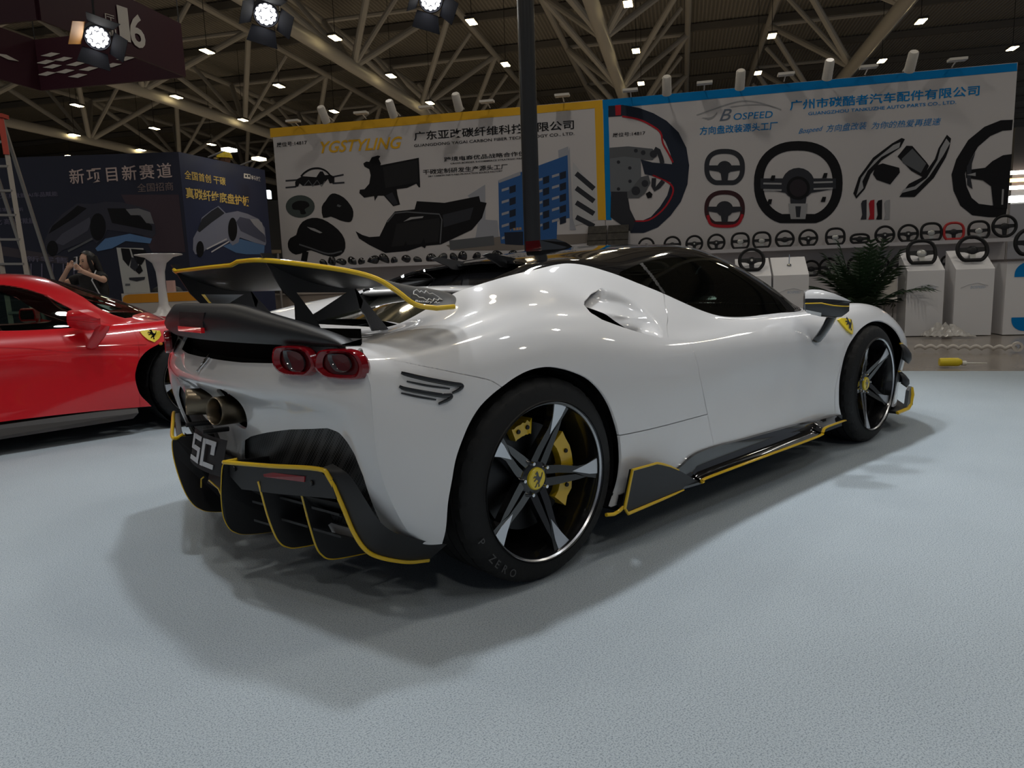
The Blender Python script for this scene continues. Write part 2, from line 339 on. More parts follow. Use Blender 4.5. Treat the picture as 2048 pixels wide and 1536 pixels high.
# intake pocket behind the door: the same surface sunk towards the fender lip
def pdist(X,P,sc=(.29,.13)):
    P=np.array(P)*sc; X=X*np.array(sc); d=np.full(len(X),1e9)
    for a,b in zip(P[:-1],P[1:]):
        e=b-a; w=X-a; t=np.clip((w@e)/(e@e),0,1); d=np.minimum(d,((w-t[:,None]*e)**2).sum(1))
    return np.sqrt(d)
PLIP=POCK[0:10]; PTOP=[POCK[0]]+POCK[:8:-1]
pk=body.inside(POCK,-.004)
tl=pdist(pk.A[:,6:8],PLIP); tt=pdist(pk.A[:,6:8],PTOP); tq=np.where(pk.sdf(POCK)>0,np.where(tl<tt,1,0),tt/(tl+tt+1e-9))
dep=.085*np.minimum(1,tt/.05)*(tq*tq*(3-2*tq))
A2=pk.A.copy(); A2[:,1]-=dep; A2[:,0]-=.2*dep; A2[:,2]+=.1*dep
Nn=np.zeros((len(A2),3))
for f in pk.F:
    p=A2[list(f),:3]; n=np.cross(p[1]-p[0],p[2]-p[0])
    for i in f: Nn[i]+=n
Nn/=np.maximum(np.linalg.norm(Nn,axis=1,keepdims=True),1e-12)
k=np.clip(tq/.3,0,1)[:,None]; k=k*k*(3-2*k); A2[:,3:6]=A2[:,3:6]*(1-k)+Nn*k; A2[:,3:6]/=np.linalg.norm(A2[:,3:6],axis=1,keepdims=True)
pk=Skin(A2,pk.F)
HOLE=[(4.0,5.2),(4.212,5.69),(4.434,5.63),(4.536,5.59),(4.684,5.44),(4.862,5.08),(5.12,4.62),(4.8,4.6),(4.4,4.7),(4.1,4.9)]
panel('intake_duct',pk.outside(HOLE),PAINT_W,fl=.0)
ph=pk.inside(HOLE); ph.A[:,1]-=.03; panel('intake_mouth',ph,GLOSS,fl=.0)
# ---- rear fascia with holes for exhausts and mesh
F0=Skin.grid(FG,121,97,6,8,-1)
FS=(.15,.08)
def fuv(lst,off=6): return [(abs(a-off),b) for a,b in lst]
MESH=fuv([(6.36,.9),(6.40,1.587),(6.629,2.13),(6.931,2.319),(7.719,2.666),(8.531,2.998),(9.638,3.323),(10.042,3.233),(10.385,2.941),(10.678,2.612),(10.82,2.103),(10.76,1.48),(10.73,.9),(10.7,.3),(6.36,.3)])
EXH=[(.60,4.62),(.86,4.84),(1.06,4.62),(1.08,3.8),(1.1,3.2),(1.04,2.75),(.86,2.58),(.5,2.68),(.28,3.1),(.30,3.9)]
VOID=[(-.2,6.48),(.4,6.456),(1.413,6.478),(2.447,6.605),(2.6,7.2),(2.6,9),(-.2,9)]
fas=F0.outside(spl(MESH[:13],2) ,sc=FS) if 0 else F0.outside(MESH,sc=FS)
fas=fas.outside(spl(EXH,4,True),sc=FS).outside(VOID,sc=FS)
panel('rear_fascia',fas,PAINT_W,'one')
def recess(sk,name,mat,d):
    B=sk.A.copy(); B[:,:3]-=B[:,3:6]*d; s2=Skin(B,sk.F); return panel(name,s2,mat,'one',fl=0)
mg=M('mesh_grille',(.02,.02,.021),.45)
def hexmat(m,scale):
    nt=m.node_tree; b=nt.nodes['Principled BSDF']; tc=nt.nodes.new('ShaderNodeTexCoord'); mp=nt.nodes.new('ShaderNodeMapping'); mp.inputs['Rotation'].default_value=(.785,0,0)
    nt.links.new(tc.outputs['Object'],mp.inputs['Vector'])
    v=nt.nodes.new('ShaderNodeTexVoronoi'); v.inputs['Scale'].default_value=scale; v.inputs['Randomness'].default_value=0; v.voronoi_dimensions='3D'
    nt.links.new(mp.outputs[0],v.inputs['Vector'])
    r=nt.nodes.new('ShaderNodeValToRGB'); r.color_ramp.elements[0].position=.40; r.color_ramp.elements[1].position=.5
    r.color_ramp.elements[0].color=(.001,.001,.001,1); r.color_ramp.elements[1].color=(.07,.07,.072,1)
    nt.links.new(v.outputs['Distance'],r.inputs['Fac']); nt.links.new(r.outputs['Color'],b.inputs['Base Color'])
hexmat(mg,95)
recess(F0.inside(MESH,-.004,sc=FS),'mesh_grille',mg,.022)
recess(F0.inside(spl(EXH,3,True),-.006,sc=FS),'exhaust_well',DARK,.05)
recess(F0.inside(VOID,-.01,sc=FS),'tail_vent',DARK,.05)
V,F=quadgrid(lambda s_,t:(-.665+.17*((s_-.5)*1.6)**2,(s_-.5)*1.6,.735+.15*t),16,4); mk('tail_vent_panel',V,F,DARK,car)
# exhaust tips
for sd in (-1,1):
    rot=Matrix.Rotation(math.radians(-14*sd),3,'Z')@Matrix.Rotation(math.radians(4),3,'Y')
    def tf(v,o=Vector((-.772,.150*sd,.600))): return rot@Vector(v)+o
    b=MB(tf); b.lathe([(.040,.13),(.0425,.004),(.0465,-.002),(.0500,.004),(.0500,.13)],40,(0,0,0),'x'); t=b.build('exhaust_tip',TITAN,car,True,50)
    c=MB(tf); c.lathe([(.0001,.045),(.0415,.045)],24,(0,0,0),'x'); c.build('exhaust_bore',DARK,t)
# ---- black tail blade with brake light
def blade():
    # stations along |y|: (y, x_top, z_top, x_mid, z_mid, x_bot, z_bot)
    st=[]
    for y,zt in ((0,.964),(.15,.964),(.28,.963),(.37,.954),(.45,.940),(.55,.922),(.64,.905),(.70,.891),(.746,.879),(.785,.865),(.815,.851)):
        f=-.76+.2*y*y; zb=.838; st.append((y,f+.012,zt,f-.016*(zt-zb)/.12,zb+.55*(zt-zb),f+.014,zb))
    st=[s for s in spl(st,4)]
    V=[];F=[];m=9
    full=[(-s[0],*s[1:]) for s in st[::-1]]+[tuple(s) for s in st[1:]]
    for y,xt,zt,xm,zm,xb,zb in full:
        th=.03
        ring=[(xt+th*1.6,zt-.012),(xt+th*.6,zt),(xt,zt-.002),(xm*.55+xt*.45-.004,zm*.55+zt*.45),(xm,zm),(xm*.5+xb*.5-.006,zm*.45+zb*.55),(xb,zb),(xb+.02,zb+.004),(xb+.05,zb+.02)]
        V+=[(x,y,z) for x,z in ring]
    for i in range(len(full)-1):
        for j in range(m):
            F.append((i*m+j,i*m+(j+1)%m,(i+1)*m+(j+1)%m,(i+1)*m+j))
    n=len(full); F+=[tuple(range(m))[::-1],tuple((n-1)*m+k for k in range(m))]
    o=mk('tail_blade',V,F,BLKM,car,True,None,None,50)
    # recessed third brake light in the middle
    b=MB(); b.prism([(-.774,-.13,.905),(-.774,.13,.905),(-.769,.135,.935),(-.769,-.135,.935)],(.01,0,0)); b.prism([(-.7755,-.125,.884),(-.7755,.125,.884),(-.775,.13,.906),(-.775,-.13,.906)],(.01,0,0)); b.build('brake_light_recess',BLK,o)
    b=MB(); b.prism([(-.782,-.125,.866),(-.782,.125,.866),(-.782,.125,.884),(-.782,-.125,.884)],(.012,0,0)); b.build('brake_light',M('brake_lens',(.55,.006,.012),.12,0,1,emit=(.5,.004,.008),es=.12),o,label='red strip lens')
    return o
blade()
# deck behind the engine bay is part of the shell; engine bay contents
bay=MB()
V,F=quadgrid(lambda s,t:(-.235+.40*s,(t-.5)*.86,.825-.012*math.sin(s*3.1)),4,8); mk('engine_bay_mesh',V,F,mg,car)
# dark side walls of the bay
for sd in (-1,1):
    b=MB(); b.prism([(-.23,.415*sd,.78),(.1,.415*sd,.80),(.4,.44*sd,.95),(.55,.36*sd,1.03),(.40,.44*sd,1.03),(.06,.41*sd,.945),(-.1,.415*sd,.86),(-.23,.415*sd,.835)],(0,.01*sd,0)); b.build('bay_side_wall',BLK,car)
def gl(s,t):
    x=-.12+.37*s; y=(t-.5)*2*(.37+.03*s); return (x,y,.858+.098*s**1.05+.012*(1-(2*t-1)**2))
V,F=quadgrid(gl,10,14); mk('engine_cover_glass',V,F,M('smoked_engine_glass',(.02,.022,.016),.05,0,1),car)
def br(s,t):
    a=math.pi*2*s; y=(t-.5)*2*.43; x=.305+.115*math.cos(a); z=.966+.021*math.sin(a)+.006*(1-(2*t-1)**2); return (x+.05*(2*t-1)**2*-1,y,z)
V,F=quadgrid(br,16,18); mk('engine_cover_bridge',V,F,PAINT_W,car)
b=MB(); b.prism([(.40,-.36,.94),(.40,.36,.94),(.62,.34,1.09),(.62,-.34,1.09)],(.01,0,0)); b.build('rear_screen',M('dark_screen',(.006,.006,.007),.12,0,1),car)
for sd in (-1,1):   # fins standing on the trailing edge of the roof
    b=MB(); P=[(.395,1.118),(.43,1.127),(.625,1.096),(.585,1.072),(.55,1.064),(.51,1.066),(.48,1.082)]
    b.prism([(x,.17*sd+ (z-1.06)*.25*sd,z) for x,z in P],(0,.014*sd,0)); b.build('roof_fin',BLKM,car)
b=MB(); P=[(.885,1.125),(.875,1.195),(.985,1.203),(1.06,1.186),(1.13,1.150)]
V=[(x,y*(1 if z<1.16 else .86),z) for y in (-.115,-.06,.06,.115) for x,z in P]
n=5; V=[(x,y*.52,z) for x,y,z in V]; F=[(i*n+j,(i+1)*n+j,(i+1)*n+j+1,i*n+j+1) for i in range(3) for j in range(4)]+[(0,1,2,3,4),(19,18,17,16,15)]
mk('roof_scoop',V,F,GLOSS,car,False)
# ---- tail lights
def taillight(poly,sd,lens,depth=.035):
    "poly in (y,z) with x from a leaning plane"
    c=np.mean(np.array(poly),0)
    def X(y,z): return -.752+.2*y*y
    P=[np.array(p) for p in poly]; n=len(P)
    rings=[(.93,.014),(1.0,0.004),(.95,-.012),(.86,-.014),(.70,-.004)]
    V=[];F=[]
    for k,d in rings:
        for p in P:
            q=c+(p-c)*k; V.append((X(q[0],q[1])+d-.012,q[0]*sd,q[1]))
    for i in range(len(rings)-1):
        for j in range(n):
            f=(i*n+j,i*n+(j+1)%n,(i+1)*n+(j+1)%n,(i+1)*n+j); F.append(f if sd<0 else f[::-1])
    o=mk('tail_light',V,F,REDL,car,True,None,'red ring lens with smoked centre',40)
    L=[np.array(p) for p in lens]; m=len(L); c2=np.mean(L,0); V=[];
    for k,d in ((1.06,-.005),(1,0.0),(.8,.012)):
        for p in L:
            q=c2+(p-c2)*k; V.append((X(q[0],q[1])+d-.012,q[0]*sd,q[1]))
    F=[tuple(2*m+j for j in range(m))]+[(i*m+j,i*m+(j+1)%m,(i+1)*m+(j+1)%m,(i+1)*m+j) for i in (0,1) for j in range(m)]
    if sd>0: F=[f[::-1] for f in F]
    mk('lens',V,F,LENS,o)
    V=[(X(c[0],c[1])-.004,c[0]*sd,c[1])]+[(X(*(c+(p-c)*.90))-.012,(c+(p-c)*.90)[0]*sd,(c+(p-c)*.90)[1]) for p in P]
    F=[(0,1+j,1+(j+1)%n) for j in range(n)]
    mk('housing',V,[f if sd<0 else f[::-1] for f in F],M('red_housing',(.10,.002,.004),.3),o,False)
LO=spl([(.721,.779),(.724,.804),(.738,.826),(.763,.834),(.825,.836),(.868,.832),(.894,.812),(.903,.785),(.894,.761),(.87,.750),(.771,.750),(.739,.763)],2,True)
LI=spl([(.537,.793),(.543,.82),(.56,.837),(.629,.842),(.687,.836),(.712,.818),(.724,.797),(.724,.778),(.697,.756),(.672,.751),(.59,.751),(.55,.767)],2,True)
LOl=spl([(.773,.816),(.828,.818),(.844,.804),(.847,.783),(.828,.772),(.797,.773),(.78,.79)],2,True)
LIl=spl([(.588,.822),(.643,.821),(.668,.806),(.67,.777),(.647,.763),(.615,.767),(.598,.788)],2,True)
for sd in (-1,1): taillight([tuple(p) for p in LO],sd,[tuple(p) for p in LOl]); taillight([tuple(p) for p in LI],sd,[tuple(p) for p in LIl])
# ---- black gills on the bumper corner, fuel-flap seam
def stroke(name,P,w,mat,par,sd,h=.006,taper=True,flat=.5):
    P=spl(P,5); n=len(P); b=MB(); r=[w*(.35+.65*math.sin(math.pi*min(1,max(0,(i+1)/(n+1))))**.5 if taper else 1) for i in range(n)]
    b.tube([(p[0],(p[1]+h)*sd,p[2]) for p in P],r,8,True,sx=flat,sy=1,up=(0,sd,0)); return b.build(name,mat,par,True)
for sd in (-1,1):
    stroke('bumper_gill',[(-.506,.913,.762),(-.49,.919,.755),(-.43,.934,.735),(-.36,.947,.715),(-.325,.953,.706),(-.335,.954,.696),(-.361,.952,.688)],.0068,GLOSS,car,sd)
    stroke('bumper_gill',[(-.52,.922,.726),(-.505,.926,.717),(-.45,.939,.70),(-.394,.949,.685),(-.366,.953,.681),(-.376,.954,.672),(-.41,.95,.663)],.0068,GLOSS,car,sd)
    stroke('gill_slit',[(-.493,.924,.736),(-.431,.937,.717),(-.364,.95,.701)],.0032,GLOSS,car,sd,.001)
    stroke('gill_slit',[(-.516,.928,.706),(-.468,.938,.69),(-.414,.949,.675)],.0032,GLOSS,car,sd,.001)
# ---- rear wing: one swept blade on two skeletal pylons
def wing():
    st=[(0,-.68,1.097,-.36,1.0),(.25,-.68,1.096,-.36,1.0),(.45,-.677,1.092,-.35,1.0),(.60,-.603,1.071,-.325,.998),(.72,-.530,1.047,-.285,.990),(.79,-.484,1.022,-.255,.980),(.835,-.447,.985,-.25,.968),(.87,-.41,.945,-.265,.955),(.905,-.36,.932,-.30,.935)]
    def sec(s):
        y,xt,zt,xl,zl=s; c=math.hypot(xt-xl,zt-zl); U=[];L=[]
        for k in range(9):
            t=k/8; th=.045*c*(1.9*(math.sqrt(1-t) if t<1 else 0)*t**.5+.25*(t)*(1-t)+.12*(1-t)) ; cam=-.10*c*4*t*(1-t)*.6
            x=xt+(xl-xt)*t; z=zt+(zl-zt)*t; U.append((x,y,z+cam+th)); L.append((x,y,z+cam-th*.6))
        return U+L[::-1]
    S=[tuple(q) for q in spl(st,4)]; full=[(-a,b,c,d,e) for a,b,c,d,e in S[:0:-1]]+S
    V=[];m=18
    for s in full: V+=sec(s)
    F=[]
    for i in range(len(full)-1):
        for j in range(m): F.append((i*m+j,i*m+(j+1)%m,(i+1)*m+(j+1)%m,(i+1)*m+j))
    n=len(full); F+=[tuple(range(m))[::-1],tuple((n-1)*m+k for k in range(m))]
    o=mk('rear_wing',V,F,BLKM,car,True,None,None,50)
    te=[(s[1]-.004,s[0],s[2]+.002) for s in full]+[(st[-1][3],st[-1][0],st[-1][4])]
    te=[(st[-1][3],-st[-1][0],st[-1][4])]+te
    te=[(x,y,z-.010) if -.25<y<.43 else (x,y,z) for x,y,z in te]
    b=MB(); b.tube(te,.0075,8); b.build('yellow_trim',YEL,o,True)
    for sd in (-1,1):
        g=MB(); P=[(-.68,1.100),(-.654,1.045),(-.628,.997),(-.592,.957),(-.594,.895),(-.60,.865),(-.503,.852),(-.533,.915),(-.43,.968),(-.345,.925),(-.345,.905)]
        y=.45*sd; t=.008*sd
        def pl(Q): g.prism([(x,y,z) for x,z in Q],(0,t,0))
        pl([(-.69,1.115),(-.66,1.115),(-.585,1.045),(-.585,.992),(-.533,.918),(-.592,.957),(-.628,.997),(-.654,1.045)])   # rear leg, top
        pl([(-.592,.957),(-.533,.918),(-.503,.858),(-.60,.858),(-.594,.895)])                                           # rear foot
        pl([(-.66,1.10),(-.585,1.045),(-.585,.992),(-.407,.985),(-.38,1.005),(-.40,1.03),(-.5,1.06)])                    # upper web under the wing
        pl([(-.533,.918),(-.515,.896),(-.359,.931),(-.350,.955),(-.38,1.005),(-.407,.985)])                               # diagonal
        pl([(-.38,1.005),(-.356,.973),(-.255,.850),(-.321,.850),(-.345,.905),(-.364,.929)])                               # front leg
        g.build('wing_pylon',BLKM,car)
    # maker's emblem: a spread-winged outline and a line of lettering on the drooped tip (right end)
    return o
wingo=wing()
WHT=M('white_print',(.75,.75,.76),.5)
def tipP(a,b,off=.004):
    "point on the outer face of the right wing tip, a along (0 rear..1 front), b up"
    return Vector((-.415+a*.115,-.872+b*.028-off,.948+b*.042-a*.012))
b=MB()
E_=[(.0,.55),(.06,.85),(.2,1.05),(.26,.8),(.34,.95),(.42,.75),(.52,1.0),(.6,.72),(.72,.8),(.86,.55),(1,.2),(.88,.3),(.8,.12),(.7,.3),(.62,.05),(.5,.25),(.4,.02),(.3,.3),(.16,.3),(.1,.52),(0,.55)]
for p,q in zip(E_[:-1],E_[1:]): b.bar(tipP(p[0]*.85+.05,p[1]*.75+.28),tipP(q[0]*.85+.05,q[1]*.75+.28),.0014,5)
b.build('wing_emblem',WHT,wingo)
def text_mesh(body,bold=0,shear=0,space=1):
    cu=bpy.data.curves.new('lettering','FONT'); cu.body=body; cu.size=1; cu.offset=bold; cu.shear=shear; cu.space_character=space; cu.resolution_u=3
    o=bpy.data.objects.new('lettering',cu); COL.objects.link(o); bpy.context.view_layer.update()
    me=bpy.data.meshes.new_from_object(o.evaluated_get(bpy.context.evaluated_depsgraph_get())); bpy.data.objects.remove(o); bpy.data.curves.remove(cu)
    co=np.zeros(len(me.vertices)*3); me.vertices.foreach_get('co',co); co=co.reshape(-1,3); F=[tuple(p.vertices) for p in me.polygons]; bpy.data.meshes.remove(me)
    if len(co)==0: return co,F
    return co-np.array([co[:,0].min(),co[:,1].min(),0]),F
def lettering(name,body,o,ex,ey,mat,parent=None,bold=0,shear=0,space=1,lift=.002,label=None):
    "text filling the frame: o lower-left corner, ex full width vector, ey full height vector"
    co,F=text_mesh(body,bold,shear,space); o,ex,ey=Vector(o),Vector(ex),Vector(ey); W,H=co[:,0].max(),co[:,1].max(); n=ex.cross(ey).normalized()*lift
    V=[o+ex*(c[0]/W)+ey*(c[1]/H)+n for c in co]
    return mk(name,V,F,mat,parent,False,None,label)
lettering('emblem_lettering','Battery Aero',tipP(.0,.12),tipP(.95,.12)-tipP(.0,.12),(tipP(0,.3)-tipP(0,.12)),WHT,wingo,.01,.3,lift=.001)
# ---- diffuser: two ducts with strakes, mirrored
def diffuser(sd):
    root=None
    top=spl([(-.755,.29,.452),(-.785,.27,.447),(-.79,.30,.452),(-.73,.5,.464),(-.668,.70,.478),(-.652,.735,.455),(-.632,.765,.372),(-.612,.785,.290),(-.588,.805,.235),(-.55,.825,.205),(-.47,.84,.172),(-.395,.845,.157)],5)
    fr=[( -.668,.70,.478),(-.652,.735,.455),(-.632,.765,.372),(-.612,.785,.290),(-.588,.805,.235),(-.55,.825,.205),(-.47,.84,.172),(-.395,.845,.157)]
    bk=[(-.635,.72,.49),(-.62,.79,.465),(-.605,.85,.40),(-.59,.89,.345),(-.56,.905,.31),(-.52,.91,.285),(-.46,.92,.255),(-.39,.935,.23)]
    b=MB()
    A_=spl(fr,4); B_=spl(bk,4); V=[];F=[]
    for i in range(len(A_)):
        for j in range(5):
            t=j/4; p=A_[i]*(1-t)+B_[i]*t; V.append((p[0],p[1]*sd,p[2]))
    for i in range(len(A_)-1):
        for j in range(4):
            k=i*5+j; F.append((k,k+1,k+6,k+5))
    b.add([Vector(v) for v in V],F)
    d=b.build('diffuser_flare',BLKM,car,True)
    # back plate: upper bar and recessed dark face, sloping forward underneath
    def bp(y,z): return (-.80+.22*y*y*1.05-(.0 if z>.38 else 0),y*sd,z)
    b=MB(); b.V=[];q=[(.275,.447),(.35,.453),(.5,.464),(.69,.476),(.745,.45),(.76,.395),(.70,.390),(.5,.372),(.33,.362),(.275,.40)]
    xf=lambda y:-.785+(y-.27)*.27
    b.prism([(xf(y),y*sd,z) for y,z in q],(.02,0,0)); bar=b.build('diffuser_bar',BLKM,car)
    V,F=quadgrid(lambda s,t:(xf(.27+.5*s)+.035+.26*t,(.275+.50*s)*sd,.37-.19*t**.8),6,6); mk('diffuser_tunnel',V,F,BLK,car)
    for k,(ys,z) in enumerate(((.30,.30),(.30,.235),(.44,.335),(.44,.262),(.585,.325),(.585,.255))):
        y1=ys+.12; b=MB(); b.prism([(xf(ys)+.05,ys*sd,z),(xf(y1)+.05,y1*sd,z-.004),(xf(y1)+.14,y1*sd,z-.045),(xf(ys)+.14,ys*sd,z-.045)],(0,0,.008)); b.build('diffuser_louvre',BLK,car)
    b=MB(); b.tube([(p[0]-.004,p[1]*sd,p[2]) for p in top],.0072,8); b.build('yellow_trim',YEL,d,True)
    # strakes: vertical plates with yellow edge
    for P,r in (([(-.789,.27,.45),(-.802,.27,.436),(-.807,.26,.388),(-.805,.235,.322),(-.794,.205,.247),(-.775,.19,.199),(-.752,.18,.174),(-.717,.175,.156),(-.631,.17,.139),(-.5,.17,.13)],.0022),
              ([(-.746,.42,.402),(-.738,.42,.355),(-.726,.42,.285),(-.710,.42,.222),(-.693,.42,.183),(-.669,.42,.162),(-.631,.42,.150),(-.5,.42,.138)],.0036),
              ([(-.674,.56,.400),(-.665,.56,.355),(-.651,.56,.274),(-.633,.56,.191),(-.614,.56,.156),(-.589,.56,.137),(-.536,.56,.127),(-.42,.56,.115)],.0036)):
        P=spl(P,4); fr_=[(P[-1][0],P[0][1],P[0][2]-.02)]
        b=MB(); b.prism([(p[0],p[1]*sd,p[2]) for p in list(P)+fr_],(0,.006*sd,0)); s_=b.build('diffuser_strake',BLKM,car)
        b=MB(); b.tube([(p[0]-.001,p[1]*sd+.003*sd,p[2]) for p in P],r,6); b.build('yellow_edge',YEL,s_,True)
    b=MB(); b.prism([(xf(.46)-.004,.44*sd,.437),(xf(.64)-.004,.64*sd,.447),(xf(.64)-.004,.635*sd,.429),(xf(.46)-.004,.45*sd,.42)],(.006,0,0)); b.build('reflector',M('red_reflector',(.25,.004,.012),.25,0,.5),bar,label='red reflector strip')
    for y,z in ((.305,.428),(.665,.43)):
        b=MB(); b.lathe([(.0001,-.003),(.008,-.003),(.009,0)],14,(xf(y)-.002,y*sd,z),'x'); b.build('sensor',BLK,bar)
    b=MB(); b.tube([(-.775,.03*sd,.335),(-.765,.09*sd,.315),(-.76,.12*sd,.275)],.003,6); b.build('centre_strake_edge',YEL,car,True)
for sd in (-1,1): diffuser(sd)
b=MB(); b.sphere((-.72,-.135,.27),(.05,.035,.045),14,8); b.build('tow_cover',BLK,car,True)
b=MB(); b.prism([(-.70,-.27,.40),(-.70,.27,.40),(-.60,.27,.18),(-.60,-.27,.18)],(.02,0,0)); b.build('centre_diffuser',BLK,car)
b=MB(); b.prism([(-.752,-.07,.30),(-.752,.07,.30),(-.735,.07,.36),(-.735,-.07,.36)],(.05,0,0)); b.build('rain_light_block',BLK,car)
# covered plate
pc=MB(); 
V,F=quadgrid(lambda s,t:(-.775-.006*math.sin(s*9)*math.sin(t*3)+.03*(t-.5)+.016*(2*s-1)**2,.17*(1-2*s),.372+.125*t),14,6)
pl=mk('plate_cover',V,F,M('black_cloth',(.02,.02,.024),.75),car)
GREYP=M('grey_print',(.52,.54,.58),.6)
def pbar(P):
    b=MB(); b.prism([(-.785+.03*((z-.372)/.125-.5)+.016*(y/.17)**2,y,z) for y,z in P],(.002,0,0)); return b
S_=[(.125,.478,.012,.496-.018),]
def prect(y0,y1,z0,z1,name='plate_print'): pbar([(y0,z0),(y1,z0),(y1,z1),(y0,z1)]).build(name,GREYP,pl)
prect(.125,.015,.470,.486); prect(.125,.095,.446,.486); prect(.125,.015,.432,.447); prect(.04,.015,.396,.434); prect(.125,.015,.392,.407)
prect(-.005,-.115,.470,.486); prect(-.005,-.03,.392,.486); prect(-.005,-.115,.392,.407); prect(-.085,-.112,.44,.48)
for y in (.12,-.06):
    b=MB(); b.bar((-.79,y,.520),(-.70,y,.515),.009,8); b.build('plate_bracket',BLK,car)
# chrome leaping-horse badge on the tail
HORSE=[(.05,-.5),(.13,-.5),(.14,-.42),(.11,-.3),(.17,-.2),(.22,-.1),(.30,-.02),(.36,.12),(.43,.30),(.38,.37),(.34,.22),(.28,.11),(.21,.07),(.12,.13),(.07,.24),(.05,.36),(0,.45),(-.04,.51),(-.08,.45),(-.18,.38),(-.19,.31),(-.11,.33),(-.08,.27),(-.12,.18),(-.25,.23),(-.37,.15),(-.35,.09),(-.24,.14),(-.15,.08),(-.22,0),(-.33,-.05),(-.31,-.12),(-.18,-.06),(-.08,0),(0,-.08),(.02,-.16),(-.06,-.2),(-.14,-.29),(-.18,-.40),(-.27,-.44),(-.24,-.5),(-.13,-.46),(-.08,-.33),(.01,-.27),(.05,-.34),(.05,-.43),(-.02,-.48)]
def horse(name,o,ex,ey,mat,par,th=.002):
    o,ex,ey=Vector(o),Vector(ex),Vector(ey); n=ex.cross(ey).normalized(); b=MB(); b.prism([o+ex*x+ey*y for x,y in HORSE],n*th); return b.build(name,mat,par)
horse('horse_emblem',(-.742,.0,.753),(0,-.045,.0),(.045,-.01,.060),CHR,car,.004)
# ---- side skirts, winglets
def skirt(sd):
    bl=[(.355,.985,.165),(.60,.985,.17),(.838,1.0,.166),(.869,1.0,.177),(1.261,1.0,.179),(1.846,1.0,.180),(1.906,1.0,.192),(1.939,1.0,.212),(2.13,.998,.213),(2.2,.985,.205)]
    tp=[(.37,.955,.21),(.60,.95,.215),(.75,.952,.235),(.857,.952,.268),(1.026,.948,.272),(1.264,.942,.26),(1.55,.936,.25),(1.75,.934,.243),(2.0,.936,.228),(2.2,.94,.21)]
    mid=[((a[0]+c[0])/2,min(a[1],c[1])-.018,(a[2]*.55+c[2]*.45)) for a,c in zip(bl,tp)]
    A_,M_,T_=spl(bl,4),spl(mid,4),spl(tp,4); V=[];F=[]
    n=len(A_)
    for i in range(n):
        a=A_[i]
        t_=T_[i]; k_=np.array((a[0],t_[1]+.010,a[2]+.016))
        for p in (a-np.array((0,.12,.012)),a-np.array((0,0,.010)),a,a*.5+k_*.5-np.array((0,0,.004)),k_,k_*.5+t_*.5+np.array((0,.004,0)),t_+np.array((0,.008,0)),t_+np.array((0,-.02,.004))): V.append((p[0],p[1]*sd,p[2]))
    m=8
    for i in range(n-1):
        for j in range(m-1):
            f=(i*m+j,(i+1)*m+j,(i+1)*m+j+1,i*m+j+1); F.append(f if sd<0 else f[::-1])
    o=mk('side_skirt',V,F,GLOSS,car,True,None,None,60)
    b=MB(); b.tube([(p[0],p[1]*sd+.003*sd,p[2]-.003) for p in A_[8:]],.0085,8,sy=1,sx=.6,up=(0,0,1)); b.build('yellow_trim',YEL,o,True)
    W=[(.385,.313),(.529,.309),(.568,.297),(.68,.249),(.833,.167),(.73,.155),(.385,.143),(.362,.170)]
    b=MB(); b.prism([(x,(.992+.02*(z-.16)/.15)*sd,z) for x,z in W],(0,-.012*sd,0)); w_=b.build('skirt_winglet',BLKM,car)
    b=MB(); b.tube([(x,(.995+.02*(z-.16)/.15)*sd,z) for x,z in [W[3],(.62,.277),W[2],W[1],W[0],W[7],W[6],(.55,.148),(.66,.152),W[5]]],[.002,.004,.005,.005,.006,.0065,.0065,.006,.005,.003],8); b.build('yellow_edge',YEL,w_,True)
    b=MB(); b.tube([(.273,.985*sd,.165),(.314,.985*sd,.157),(.345,.985*sd,.162),(.365,.988*sd,.172)],.007,8); b.build('yellow_edge',YEL,w_,True)
    # black sill below
    b=MB(); b.box((1.3,.82*sd,.19),(1.9,.26,.06)); b.build('sill',BLK,car)
    # front canards and splitter corner
    for x0,z0,h,l in ((3.0,.545,.125,.24),(3.0,.375,.10,.20)):
        V=[];F=[];n=8
        for i in range(n+1):
            t=i/n; x=x0+l*t; yb=.955-.10*t*t; r=.055*math.sin(math.pi*min(.98,t*.9+.1))**.7
            for j in range(5):
                q=j/4; V.append((x,(yb+r*math.sin(q*math.pi*.75))*sd,z0-.02*t-h*q*(.4+.6*math.sin(math.pi*min(1,t+.25)*.8))))
        for i in range(n):
            for j in range(4): F.append((i*5+j,i*5+j+1,i*5+j+6,i*5+j+5))
        c=mk('bumper_canard',V,F,BLKM,car); md=c.modifiers.new('t','SOLIDIFY'); md.thickness=.006
        b=MB(); b.tube([V[i*5] for i in range(n+1)]+[V[n*5+j] for j in range(1,5)],.0045,6); b.build('yellow_edge',YEL,c,True)
    b=MB(); b.prism([(2.98,.80*sd,.115),(2.98,.965*sd,.115),(3.18,.955*sd,.115),(3.42,.80*sd,.115),(3.72,.35*sd,.115),(3.76,0,.115),(3.0,0,.115)],(0,0,.014)); s_=b.build('front_splitter',BLKM,car)
    b=MB(); b.tube([(2.98,.965*sd,.122),(3.16,.962*sd,.122),(3.22,.955*sd,.14),(3.245,.955*sd,.20),(3.25,.945*sd,.245)],.009,8,sx=1.3,sy=.8); b.build('yellow_edge',YEL,s_,True)
    b=MB(); b.prism([(3.15,.935*sd,.125),(3.26,.935*sd,.13),(3.275,.93*sd,.20),(3.25,.925*sd,.25),(3.2,.93*sd,.23),(3.17,.935*sd,.16)],(0,.02*sd,0)); b.build('splitter_endplate',M('grey_plastic',(.10,.11,.12),.4),s_)
for sd in (-1,1): skirt(sd)
b=MB(); b.box((1.5,0,.17),(3.1,1.36,.03)); b.build('floor_pan',DARK,car)
